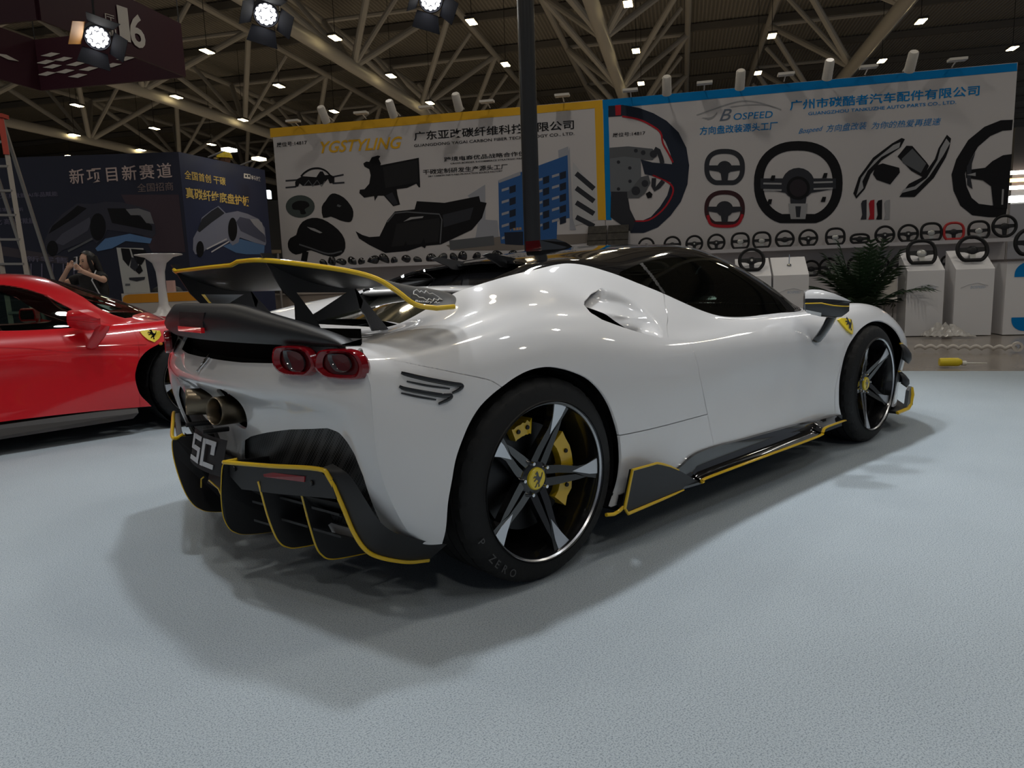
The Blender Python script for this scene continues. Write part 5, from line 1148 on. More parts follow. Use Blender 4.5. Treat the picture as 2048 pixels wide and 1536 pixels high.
# white shell chairs behind the palm, plastic wrap, strip, bottle
def chair(p,a,label):
    r=thing('shell_chair',label,'chair',p,a); b=MB()
    V,F=quadgrid(lambda s,t:(.23*(2*t-1)*(1-.15*s*s),.22-.44*min(1,s*1.7)*1.0 if s<.6 else -.22-.10*(s-.6),.45+.02*math.sin(s*6)+(0 if s<.55 else (s-.55)*.85)+.06*(2*t-1)**2),14,8); o=mk('shell_seat',V,F,M('chair_white',(.62,.59,.55),.45),r)
    md=o.modifiers.new('t','SOLIDIFY'); md.thickness=.012
    for x in (-1,1):
        for y in (-1,1): b=MB(); b.bar((.10*x,.08*y,.45),(.21*x,.19*y,.0),.011,6); b.build('leg',M('leg_steel',(.4,.38,.35),.35,.8),r)
    return r
for u,v,d,a,lab in ((1790,640,10.9,2.6,'white shell chair with thin legs left of the lectern, nearest the palm'),(1745,640,11.6,1.2,'white shell chair half hidden behind the palm'),(1897,640,11.3,.5,'white shell chair seen between the two lecterns')):
    q=atd(u,v,d); chair((q.x,q.y,0),a,lab)
b=MB(); c=at(1882,672,2,0); rr=random.Random(5); V,F=quadgrid(lambda s,t:(c.x+L4[2].x*(s-.5)*.62-L4[4].x*(.10+.28*(1-t)),c.y+L4[2].y*(s-.5)*.62-L4[4].y*(.10+.28*(1-t)),.005+.20*t*math.sin(math.pi*min(.97,max(.03,s)))*rr.uniform(.5,1)+rr.uniform(0,.035)),18,8); o=mk('plastic_wrap',V,F,M('plastic_film',(.55,.53,.50),.25,alpha=.75),None,False); setp(o,'crumpled clear plastic wrap on the floor at the foot of the lecterns','plastic wrap')
s0,s1=at(1828,701,2,0),at(2034,703,2,0); V=[];F=[]; dr=(s1-s0).normalized(); n_=Vector((-dr.y,dr.x,0)); L=(s1-s0).length; N=90
for i in range(N+1):
    t=i/N; p_=s0+dr*(L*t); z=.006+.028*abs(math.sin(t*math.pi*9))
    for sg in (0,1): V.append((p_.x,p_.y,z+.045*sg))
for i in range(N): F.append((2*i,2*i+1,2*i+3,2*i+2))
o=mk('white_strip',V,F,M('strip_white',(.62,.58,.53),.5),None,True); md=o.modifiers.new('t','SOLIDIFY'); md.thickness=.004; setp(o,'long wavy white strip rolled out on the concrete in front of the lecterns','strip')
b=MB(); b.lathe([(.03,-.03),(.055,-.03),(.055,.03),(.03,.03),(.03,-.03)],20,(0,0,0),'y'); q=Matrix.Rotation(math.atan2(dr.y,dr.x),3,'Z'); b.V=[q@v+s1+ZV*.056 for v in b.V]; o=b.build('strip_roll',M('strip_white',(.62,.58,.53),.5),None,True); setp(o,'small white roll standing at the right end of the wavy strip','roll')
c=at(1878,733,2,0); c2=at(1920,733,2,0); dr=(c2-c).normalized(); tfm=lambda v:c+dr*v[0]+Vector((-dr.y,dr.x,0))*v[1]+ZV*(.045+v[2])
bt=thing('squeeze_bottle','yellow squeeze bottle lying on the concrete with its white nozzle to the right','bottle'); b=MB(tfm); b.lathe([(.0001,0),(.036,.0),(.042,.012),(.042,.165),(.030,.19),(.018,.20),(.0001,.20)],20,(0,0,0),'x'); b.build('bottle_body',M('bottle_yellow',(.72,.55,.02),.35),bt,True,40)
b=MB(tfm); b.lathe([(.0001,.2),(.024,.2),(.024,.235),(.012,.245),(.008,.245),(.004,.42),(.0001,.42)],12,(0,0,-.012),'x'); b.build('nozzle',M('nozzle_white',(.7,.68,.6),.4),bt,True,40)
# white end partition and lit strips of a distant stand beyond the wall's right end
pt=atd(2050,560,12.4); b=MB(); b.prism([W.P(-.16,0,-.02),W.P(1.4,0,-.02),W.P(1.4,1.95,-.02),W.P(-.16,1.95,-.02)],W.n*-.06); o=b.build('partition',M('partition_grey',(.40,.40,.43),.5)); setp(o,'grey-white partition standing right of the blue-edged wall','partition')
for k,(v,colr,es,lab) in enumerate(((346,(1,.93,.85),9,'upper white'),(361,(1,.45,.12),7,'orange middle'),(376,(1,.95,.9),9,'lower white'),(399,(.95,1,.95),14,'lowest bright white'))):
    p0,p1=atd(2019,v,19),atd(2120,v-6,19); b=MB(); b.bar(p0,p1,.05 if k<3 else .09,8); o=b.build('light_strip',M('strip_light_%d'%k,colr,.5,emit=colr,es=es)); setp(o,lab+' light strip of the distant stand at the right edge','light strip')
b=MB(); p0,p1=atd(2021,405,19.3),atd(2130,398,19.3); b.prism([Vector((p0.x,p0.y,0)),Vector((p1.x,p1.y,0)),Vector((p1.x,p1.y,4.6)),Vector((p0.x,p0.y,4.6))],CF*.3); o=b.build('distant_stand',M('stand_dark',(.03,.028,.027),.5)); setp(o,'dark distant stand behind the light strips at the right edge','stand')

# counter with cartons in front of the yellow-edged wall, seen under the rear wing
a0,a1=W.sh(455,600)[0],W.sh(985,600)[0]; cb=thing('back_counter','long pale counter in front of the yellow-edged wall, seen under the rear wing','counter',W.P(a0,0,.9))
b=MB(); b.prism([W.P(a0,0,.9),W.P(a1,0,.9),W.P(a1,.86,.9),W.P(a0,.86,.9)],W.n*-.5); b.build('cabinet',M('counter_beige',(.34,.29,.25),.6),cb)
b=MB(); b.prism([W.P(a0-.02,.86,.93),W.P(a1+.02,.86,.93),W.P(a1+.02,.89,.93),W.P(a0-.02,.89,.93)],W.n*-.55); b.build('counter_top',M('counter_beige_top',(.45,.40,.36),.5),cb); attach(cb)
for k,(u,wd,hh_,mt,lab) in enumerate(((500,.34,.17,M('carton_black',(.012,.012,.012),.6),'black carton with white lettering on the counter under the rear wing'),(545,.30,.10,M('carton_beige',(.42,.35,.28),.7),'low beige carton on the counter right of the black one'),(610,.26,.12,M('carton_dark',(.06,.05,.045),.6),'dark carton on the counter seen between the wing pylons'))):
    a=W.sh(u,600)[0]; t=thing('carton',lab,'carton',W.P(a,.892,.72)); b=MB(); q=Matrix.Rotation(math.atan2(W.t.y,W.t.x),3,'Z'); b.box((0,0,hh_/2),(wd,.25,hh_),q); b.build('box',mt,t)
    if k==0: lettering('carton_lettering','BOSS',W.t*(-wd*.42)+W.n*.127+ZV*.07,W.t*(wd*.84),ZV*.06,WHT,t,.02)
# ================================================================= red sports car on the left (front half in view)
red=thing('sports_car','bright red sports car with a yellow shield badge at the left edge of the picture','car')
CGR=[[(x+(.07 if (i>=7 and 1.2<x<2.7) else 0),y,z+(.012 if i in (8,9) and 1.2<x<2.4 else 0)) for x,y,z in r] for i,r in enumerate(CG)]
R0=Skin.grid(CGR,91,161,16,10,-1)
rb=R0.outside(ra).outside(fa)
RWIN=[(5.9,6.95),(6.5,6.72),(7.06,6.62),(8.031,6.70),(8.6,6.75),(8.80,6.95),(8.76,7.35),(8.62,7.62),(8.32,7.9),(7.98,8.02),(7.5,8.05),(7.0,8.02),(6.4,7.9),(6.05,7.5)]
RWS=[(8.05,10.7),(8.05,9.2),(8.3,8.75),(8.9,8.35),(9.3,7.85),(9.6,7.45),(9.9,7.6),(10.2,8.2),(10.5,9.2),(10.7,10.7)]
rw=[tuple(p) for p in spl(RWIN,3,True)]
RSC=[(4.2,10.7),(4.2,8.2),(5.3,8.4),(5.3,10.7)]
glr=rb.inside(rw); rb2=rb.outside(rw); wsr=rb2.inside(RWS); rb2=rb2.outside(RWS); scr=rb2.inside(RSC); rb2=rb2.outside(RSC)
DR=[(5.9,-1.5),(5.9,4),(6.0,7.3),(6.4,7.95),(8.3,7.95),(8.95,7.2),(9.2,6.4),(9.38,5.4),(9.45,4.3),(9.48,3.6),(9.46,2.9),(9.42,2.4),(9.40,1.8),(9.38,1.2),(9.36,.6),(9.36,-1.5)]
panel('door',rb2.inside(DR,.0015),PAINT_R,'pair',red); panel('body_shell',rb2.outside(DR,.0015),PAINT_R,'one',red)
panel('door_window',glr,GLSR,'pair',red,None,0); panel('windscreen',wsr,GLSR,'one',red,None,0); panel('rear_screen',scr,GLOSS,'one',red,None,0)
rin=R0.outside(ra).outside(fa).outside([(5.2,6.3),(9.9,6.3),(10.8,10.7),(5.2,10.7)]); panel('inner_shell',Skin(rin.A-np.concatenate([rin.A[:,3:6]*.015,np.zeros((len(rin.A),5))],1),rin.F),DARK,'one',red,None,0)
panel('rear_fascia',Skin.grid(FG,41,41,6,8,-1),PAINT_R,'one',red)
for sd in (-1,1):
    mirror(sd,red,PAINT_R,PAINT_R,PAINT_R,False); badge(sd,red)
    stroke('door_crease',[(1.86,.928,.648),(2.0,.93,.646),(2.15,.932,.643),(2.30,.943,.640)],.004,PAINT_R,red,sd,-.001)
    stroke('door_crease',[(1.35,.905,.70),(1.6,.918,.672),(1.80,.929,.633),(1.86,.930,.63)],.006,PAINT_R,red,sd,-.002)
    b=MB(); b.sphere((2.395,.948*sd,.635),(.014,.008,.011),10,6); b.build('side_marker',M('amber_lens',(.6,.2,.01),.2,0,.6),red,True,label='small amber side marker')
    b=MB(); b.prism([(.45,.96*sd,.10),(2.16,.945*sd,.12),(2.2,.94*sd,.155),(2.2,.915*sd,.20),(.4,.93*sd,.20),(.4,.965*sd,.115)],(0,-.10*sd,0)); b.build('side_sill',M('sill_grey',(.045,.042,.042),.3,0,.5),red)
    for x in (0,2.65):
        b=MB(); b.lathe([(.365,.925*sd),(.365,.60*sd),(.05,.60*sd)],24,(x,0,.33),'y'); b.build('wheel_well',BLK,red)
    for dx,mt in ((0,M('red_leather',(.30,.012,.018),.5)),):
        b=MB(); b.prism([(1.02,.16*sd,.30),(1.55,.16*sd,.26),(1.56,.16*sd,.38),(1.18,.16*sd,.44),(.96,.16*sd,.92),(.88,.16*sd,1.0),(.83,.16*sd,.97),(.92,.16*sd,.6)],(0,.44*sd,0)); b.build('seat',mt,red)
b=MB(); b.prism([(1.78,-.7,.55),(2.3,-.62,.74),(2.3,-.62,.3),(1.9,-.7,.3)],(0,1.36,0)); b.build('dashboard',LEA,red)
b=MB(); b.lathe([(.165,-.014),(.18,0),(.165,.014),(.15,0),(.165,-.014)],28,(0,0,0),'x'); q=Matrix.Rotation(math.radians(-25),3,'Y'); b.V=[q@v+Vector((1.60,.34,.74)) for v in b.V]; b.build('steering_wheel',M('red_leather',(.30,.012,.018),.5),red,True)
b=MB(); b.box((1.35,0,.17),(4.0,1.4,.03)); b.build('floor_pan',BLK,red)
for x,rz in ((0,0),(2.65,.0)):
    for sd in (-1,1):
        t2=copy_tree(WHEELS[1],red); t2.rotation_euler=(0,0,0 if sd<0 else math.pi); t2.location=(x,.955*sd,.339)
red.location=(-2.53,3.80,0); red.rotation_euler=(0,0,math.radians(1.5))
# ================================================================= dark blue booth at the far left
NAV=M('booth_navy',(.022,.024,.040),.55,spec=.25); NAV2=M('booth_navy_face',(.035,.042,.085),.5,spec=.25); GOLD=M('print_gold',(.70,.50,.14),.6,spec=.2); PINKW=M('print_pale',(.46,.36,.33),.6,spec=.2); PURP=M('print_plum',(.15,.10,.115),.6,spec=.2); CARD=M('print_car_dark',(.040,.040,.055),.5,spec=.2); CARL=M('print_car_light',(.24,.25,.32),.5,spec=.2); ICE=M('print_ice_blue',(.10,.19,.36),.5,spec=.2)
cor=Vector((1.97,8.82,0)); FA=Frame(cor,(.754,-.657,0)); FB=Frame(cor,(.86,.51,0))
dA=thing('booth_wall','dark navy booth wall with the row of large white Chinese characters and a tilted black car','booth wall',cor)
b=MB(); b.prism([FA.P(-4.6,0),FA.P(0,0),FA.P(0,3.06),FA.P(-4.6,3.06)],FA.n*-.08); b.build('panel',NAV,dA)
K=(0,280,5.12)
FA.text('新项目新赛道',(722,455),(1768,385),(716,300),PINKW,dA,.01,0,K,1.25); FA.text('全国招商',(1412,535),(1780,515),(1408,448),M('print_pale_dim',(.20,.15,.14),.6,spec=.2),dA,.0,0,K)
FA.text('轻量化车身赋能·AI车品赋能',(-160,610),(595,575),(-160,560),M('print_dim_blue',(.12,.11,.16),.6,spec=.2),dA,.01,0,K); FA.text('国家 高新',(-40,735),(245,730),(-40,695),M('print_dim_blue',(.12,.11,.16),.6),dA,.01,0,K); FA.text('智能化 高效率赋能',(-160,875),(360,855),(-160,815),M('print_dim_blue',(.12,.11,.16),.6),dA,.01,0,K)
FA.poly('printed_sky',[(1240,560),(1830,560),(1900,1150),(1560,1150)],M('print_dusk',(.055,.038,.048),.6,spec=.2),dA,.002,K)
CARP=[(445,1090),(470,1010),(510,900),(640,760),(790,650),(960,655),(1080,632),(1250,640),(1420,680),(1530,720),(1590,880),(1595,960),(1560,1000),(1400,960),(1100,920),(1060,1010),(990,1060),(940,1010),(640,1130),(590,1170),(500,1165),(480,1110)]
FA.poly('printed_car',CARP,CARD,dA,.004,K); FA.poly('printed_car_glass',[(500,960),(540,880),(680,770),(800,670),(890,700),(760,800),(600,900)],PBLK,dA,.006,K); FA.poly('printed_car_side',[(640,960),(920,790),(930,850),(900,930),(650,1080),(560,1050)],M('print_car_mid',(.075,.075,.10),.5,spec=.2),dA,.006,K)
FA.poly('printed_car_light',[(1290,710),(1420,700),(1540,740),(1580,860),(1500,850),(1440,770),(1340,770)],M('print_car_lamp',(.16,.16,.17),.5,spec=.2),dA,.006,K); FA.poly('printed_car_grille',[(1100,700),(1280,700),(1450,790),(1560,880),(1560,930),(1150,850)],PBLK,dA,.0055,K)
for x,y,rx,ry in ((1005,890,80,140),(540,1110,55,80)): FA.poly('printed_car_tyre',[(x+rx*math.cos(t),y+ry*math.sin(t)) for t in np.linspace(0,6,22)],PBLK,dA,.008,K)
FA.poly('printed_ice',[(1080,1010),(1330,960),(1560,1010),(1540,1060),(1290,1035),(1150,1110),(1000,1140),(980,1110)],ICE,dA,.007,K); FA.line('printed_sill_line',[(700,1140),(950,1010)],.03,PMG,dA,.007,K)
FA.text('新零售',(270,1245),(700,1262),(270,1185),M('print_dim_blue',(.12,.11,.16),.6),dA,.01,0,K); FA.poly('printed_band',[(0,1085),(700,1200),(700,1280),(0,1180)],M('print_plum_dim',(.06,.05,.06),.6,spec=.2),dA,.002,K)
for k in range(5): FA.line('printed_panel_line',[(320+k*110,1265),(320+k*110,1530)],.02,M('print_dim_blue',(.12,.11,.16),.6),dA,.004,K)
attach(dA)
dB=thing('booth_wall','dark blue booth wall with yellow Chinese characters and a silver car, turned towards the right','booth wall',cor)
b=MB(); b.prism([FB.P(0,0),FB.P(2.02,0),FB.P(2.02,3.06),FB.P(0,3.06)],FB.n*-.08); b.build('panel',NAV2,dB)
K=(340,280,6.827)
FB.text('全国首创 干碳',(200,530),(760,625),(200,410),GOLD,dB,.01,0,K); FB.text('真碳纤维底盘护板',(215,795),(1085,910),(215,640),GOLD,dB,.02,0,K)
FB.poly('printed_logo',[(1005,455),(1095,470),(1095,535),(1005,520)],M('print_logo_white',(.62,.60,.62),.6),dB,.005,K)
for x in (1022,1062): FB.poly('printed_logo_hole',[(x,475),(x+22,479),(x+22,508),(x,504)],PNAVY,dB,.007,K)
FB.text('科技',(1105,540),(1240,565),(1105,480),M('print_logo_white',(.62,.60,.62),.6),dB,.02,0,K)
BCAR=[(310,1500),(315,1340),(400,1180),(430,1060),(560,960),(660,900),(760,1000),(920,970),(1060,1010),(1210,1080),(1290,1200),(1310,1400),(1300,1440),(1150,1400),(950,1330),(930,1400),(850,1440),(790,1370),(480,1500),(430,1560),(340,1560)]
FB.poly('printed_car',BCAR,CARL,dB,.004,K); FB.poly('printed_car_glass',[(370,1240),(430,1080),(560,970),(650,915),(740,1000),(700,1030),(560,1130),(400,1260)],PDG,dB,.006,K); FB.poly('printed_car_front',[(950,1050),(1080,1080),(1230,1190),(1300,1330),(1300,1400),(960,1240),(900,1120)],M('print_car_shadow',(.09,.095,.14),.5,spec=.2),dB,.006,K)
FB.poly('printed_car_lamp',[(1085,1080),(1190,1080),(1250,1130),(1290,1300),(1230,1250),(1140,1160)],M('print_car_lampw',(.34,.34,.38),.5),dB,.008,K)
for x,y,rx,ry in ((850,1220,62,160),(405,1490,52,110)): FB.poly('printed_car_tyre',[(x+rx*math.cos(t),y+ry*math.sin(t)) for t in np.linspace(0,6,22)],PBLK,dB,.008,K)
FB.poly('printed_ice',[(720,1450),(960,1350),(1290,1440),(1280,1560),(1040,1560),(900,1540)],ICE,dB,.0035,K); FB.line('printed_sill_line',[(495,1490),(770,1350)],.02,M('print_logo_white',(.62,.60,.62),.6),dB,.008,K); FB.line('printed_sill_line',[(560,1530),(800,1385)],.02,M('print_logo_white',(.62,.60,.62),.6),dB,.008,K)
attach(dB)
# arm lamps on its top edge
for u,v,lab,cc in ((437,307,'left',(1,.97,.85)),(498,324,'right',(1,.85,.5))):
    p=FB.px(u-16,v+10); q=p+FB.n*.30+ZV*.10; p=p+ZV*.02; r=thing('arm_lamp','small lit arm lamp on top of the dark blue booth wall, %s one'%lab,'arm lamp',p); b=MB(); b.bar(tuple(-FB.n*.04),tuple(q-p),.014,6); b.build('arm',M('leg_steel',(.4,.38,.35),.35,.8),r); b=MB(); b.box(tuple(q-p+FB.n*.07),(.20,.14,.04),Matrix.Rotation(math.atan2(FB.t.y,FB.t.x),3,'Z')); b.build('lamp_head',M('arm_lamp_led_'+lab,cc,.5,emit=cc,es=7),r)
    lamp('SPOT','arm_lamp_light',q+FB.n*.12,14 if lab=='left' else 10,(.85,.9,1) if lab=='left' else (1,.55,.2),.05,FB.P(FB.sh(u,v)[0],1.6),95,.8)
# counter with an orange band, banner and goods on it, pedestal table on a podium
FC=Frame(atd(300,600,9.3),(.754,-.657,0)); a0,a1=FC.sh(244,600)[0],FC.sh(420,600)[0]; ctr=thing('reception_counter','white counter with a rounded orange band in front of the dark booth','counter',FC.P(a0,0))
b=MB(); b.prism([FC.P(a0,0),FC.P(a1,0),FC.P(a1,1.0),FC.P(a0,1.0)],FC.n*-.5); b.build('cabinet',M('counter_pale',(.50,.46,.42),.5),ctr)
FC.poly('orange_band',[(246,607),(246,596),(250,591),(258,589),(418,582),(418,600)],M('band_orange',(.60,.24,.01),.5),ctr,.004); attach(ctr)
bn=thing('tabletop_banner','upright white and black picture banner standing on the orange-banded counter','banner',FC.P(FC.sh(270,580)[0],1.002,-.2)); FD=Frame(FC.P(0,0,-.2),FC.t)
z1=FD.sh(268,497)[1]; q0,q1=FD.sh(247,580)[0],FD.sh(299,578)[0]
b=MB(); b.prism([FD.P(q0,1.002),FD.P(q1,1.002),FD.P(q1-.03,z1),FD.P(q0-.03,z1+.02)],FC.n*-.015); b.build('board',M('banner_white',(.42,.42,.40),.6),bn)
K=(0,470,3.34)
for P,mt in (([(808,88),(865,92),(880,150),(860,210),(822,165)],PBLK),([(875,92),(975,100),(978,150),(945,200),(915,190),(890,140)],PBLK),([(880,150),(915,150),(925,220),(900,240),(870,215)],PDG),([(862,285),(970,280),(965,298),(915,310),(866,300)],PDG),([(838,325),(870,325),(870,338),(838,340)],PMG),([(935,190),(955,240),(930,262),(905,240)],PBLK)): FD.poly('printed_picture',P,mt,bn,.004,K)
attach(bn)
b=MB(); g=FC.P(FC.sh(312,582)[0],1.0,-.30); b.sphere((0,0,0),(.22,.10,.10),14,6); b.V=[v for v in b.V]; q=Matrix.Rotation(math.atan2(FC.t.y,FC.t.x),3,'Z'); b.V=[q@Vector((v.x,v.y,max(0,v.z)))+g for v in b.V]; o=b.build('black_bag',BLK,None,True); setp(o,'low black bag lying on the orange-banded counter','bag')
b=MB(); g=FC.P(FC.sh(336,582)[0],1.0,-.1); b.box(g+ZV*.075,(.09,.07,.15),q); o=b.build('small_carton',M('carton_pink',(.55,.34,.30),.6)); setp(o,'small pale carton on the counter beside the black bag','carton')
pd=atd(330,632,8.2); b=MB(); hp=pd.z; FP_=Frame((pd.x,pd.y,0),(.754,-.657,0)); b.prism([FP_.P(-.75,0,.3),FP_.P(.55,0,.3),FP_.P(.55,hp,.3),FP_.P(-.75,hp,.3)],FP_.n*-.6); o=b.build('podium',M('podium_white',(.50,.48,.46),.45)); setp(o,'low white podium under the white pedestal table','podium')
tt=thing('pedestal_table','white trumpet-footed pedestal table behind the left end of the rear wing','table',(pd.x,pd.y,hp)); zt=atd(335,509,8.2).z-hp
b=MB(); b.lathe([(.0001,0),(.17,0),(.165,.012),(.09,.05),(.052,.13),(.042,zt*.5),(.048,zt*.72),(.075,zt*.86),(.15,zt*.95),(.24,zt-.012),(.0001,zt-.012)],28); b.build('pedestal',M('table_white',(.66,.65,.64),.3,0,.4),tt,True,50); b=MB(); b.lathe([(.0001,zt-.012),(.25,zt-.012),(.255,zt-.004),(.25,zt),(.0001,zt)],32); b.build('table_top',M('table_white',(.66,.65,.64),.3,0,.4),tt,True,40)
# ladder
ALM=M('ladder_alu',(.36,.33,.30),.4,.7); LR=M('ladder_red',(.42,.05,.03),.45); lad=thing('step_ladder','tall aluminium ladder with red top standing at the left edge of the picture','ladder')
def lp(t,s): # t 0 top..1 foot
    a=atd(3,238,9.0); f=atd(78,700,9.0); f=a+(f-a)*((a.z)/(a.z-f.z)); p=a+(f-a)*t; return p-CR*(.30*s)+Vector((0,0,0))
for s in (0,1):
    b=MB(); b.beam(lp(0,s),lp(1,s),.055,.025); b.build('rail',ALM,lad)
    bk=Vector((.5,.9,0)).normalized()*1.25; b=MB(); e=lp(1,s)+bk; b.beam(lp(.01,s)+bk*.02,(e.x,e.y,.012),.045,.022); b.build('rear_rail',ALM,lad)
for k in range(10): b=MB(); b.beam(lp(.09+.095*k,0),lp(.09+.095*k,1),.06,.028); b.build('rung',ALM,lad)
b=MB(); b.beam(lp(-.012,-.15)+bk*.02,lp(-.012,1.15)+bk*.02,.13,.05); b.build('top_cap',LR,lad); 
for s in (0,1): b=MB(); b.beam(lp(.0,s)-CF*.015,lp(.14,s)-CF*.015,.062,.03); b.build('red_sleeve',LR,lad)
# hanging maroon sign ring
MAR=M('sign_maroon',(.035,.008,.016),.55,spec=.3); zs=5.5; C1,C2,C4=at(368,154,2,zs),at(82,181,2,zs),at(78,41,2,zs); C3=C2+(C4-C1)
dC=(C1-Vector(CAMP)).dot(CF); hh=atd(363,53,dC).z-zs; hs=thing('hanging_sign','maroon square ring sign with a white 16 hanging at the upper left','hanging sign',C1)
for k,(p,q) in enumerate(((C4,C1),(C1,C2),(C2,C3),(C3,C4))):
    b=MB(); n=(q-p).cross(ZV).normalized()*.05; b.prism([p,q,q+ZV*hh,p+ZV*hh],n); b.build('sign_panel',MAR,hs)
G1=Frame(C1,C1-C4); G2=Frame(C1,C1-C2); G3=Frame(C2,C2-C3); K=(0,0,5.12); SW=M('sign_white',(.50,.47,.44),.6)
lf=.07
G1.text('1',(1200,410),(1310,440),(1160,52),SW,hs,.02,0,K,1,lf,'sign_lettering'); G1.text('6',(1315,470),(1470,520),(1315,130),SW,hs,.02,0,K,1,lf,'sign_lettering'); G1.text('厅',(1040,225),(1145,255),(1040,140),SW,hs,0,0,K,1,lf,'sign_lettering'); G1.text('Hall',(960,345),(1165,392),(960,262),SW,hs,0,0,K,1,lf,'sign_lettering')
for x,y in ((520,560),(650,605),(780,655),(910,705),(540,680),(670,730),(800,775),(1290,600),(1150,668),(470,635),(480,755)): G2.poly('sign_diamond',[(x-100,y+12),(x-30,y-8),(x+10,y-22),(x+100,y-10),(x+40,y+10),(x,y+24)],SW,hs,.012,K)
G3.poly('sign_diamond',[(-60,545),(60,560),(190,628),(80,610)],SW,hs,.012,K)
for p in (C1,C2,C3,C4): b=MB(); b.bar(p+ZV*hh,(p.x,p.y,13.9),.012,5); b.build('hanging_wire',BLK,hs)
attach(hs)
# worker with a yellow hard hat behind the dark wall, on a scaffold platform
wp=atd(453,318,12.6); sc_=thing('scaffold','scaffold platform hidden behind the dark blue booth wall under the worker','scaffold',(wp.x,wp.y,0)); zf=wp.z-1.62
b=MB(); b.box((0,0,zf-.03),(1.4,.8,.06)); b.build('deck',M('ply_deck',(.2,.15,.1),.7),sc_)
for x in (-.65,.65):
    for y in (-.36,.36): b=MB(); b.bar((x,y,0),(x,y,zf-.03),.025,8); b.build('scaffold_leg',ALM,sc_)
# small lit screens far behind the gap
for k,(u0,v0,u1,v1,cc,es,lab) in enumerate(((533,380,540,396,(.85,.95,1),1.3,'narrow white lit sign'),(535,402,551,420,(.35,.65,.8),.8,'small lit screen with blue and red picture'),(537,424,552,434,(.55,.7,.8),.7,'small pale lit screen, lowest'))):
    p,q=atd(u0,v1,15.5),atd(u1,v0,15.5); b=MB(); r=CR.copy(); r.z=0; r.normalize(); w_=(q-p).dot(r); b.prism([p,p+r*w_,p+r*w_+ZV*(q.z-p.z),p+ZV*(q.z-p.z)],CF*.1); o=b.build('lit_screen',M('lit_screen_%d'%k,cc,.5,emit=cc,es=es)); setp(o,lab+' in the gap left of the yellow-edged wall','screen')
    if k==1: b=MB(); b.prism([p-CF*.012+ZV*.02,p+r*w_-CF*.012+ZV*.02,p+r*w_*.6-CF*.012+ZV*.09],CF*-.002); o2=b.build('screen_picture',M('lit_red',(.8,.2,.12),.5,emit=(.8,.2,.12),es=.7)); o2.parent=o
p=atd(543,500,15.6); o=MB(); r=CR.copy(); r.z=0; r.normalize(); o.prism([Vector((p.x,p.y,0))-r*.5,Vector((p.x,p.y,0))+r*.6,Vector((p.x,p.y,2.9))+r*.6,Vector((p.x,p.y,2.9))-r*.5],CF*.2); o=o.build('stand_wall',M('stand_dark',(.03,.028,.027),.5)); setp(o,'dark stand wall carrying the lit screens in the gap','stand')
# ================================================================= people
SKIN=M('skin',(.62,.38,.27),.5); HAIR=M('black_hair',(.008,.007,.007),.45); TEE=M('black_tee',(.010,.010,.011),.8); JEAN=M('dark_jeans',(.03,.032,.04),.8)
def skinned(name,pts,edges,mat,parent=None,levels=2,root=0):
    "pts: (position, radius)"
    me=bpy.data.meshes.new(name); me.from_pydata([tuple(p) for p,_ in pts],edges,[]); o=bpy.data.objects.new(name,me); COL.objects.link(o)
    sk=o.modifiers.new('skin','SKIN'); sk.use_smooth_shade=True
    for i,(p,r) in enumerate(pts):
        v=me.skin_vertices[0].data[i]; rr=r if hasattr(r,'__len__') else (r,r); v.radius=rr; v.use_root=(i==root)
    ss=o.modifiers.new('sub','SUBSURF'); ss.levels=ss.render_levels=levels
    bpy.context.view_layer.update(); ev=o.evaluated_get(bpy.context.evaluated_depsgraph_get()); m2=bpy.data.meshes.new_from_object(ev); o.modifiers.clear(); o.data=m2; bpy.data.meshes.remove(me)
    m2.materials.clear(); m2.materials.append(mat); m2.polygons.foreach_set('use_smooth',[True]*len(m2.polygons)); o.name=name; o.parent=parent
    return o
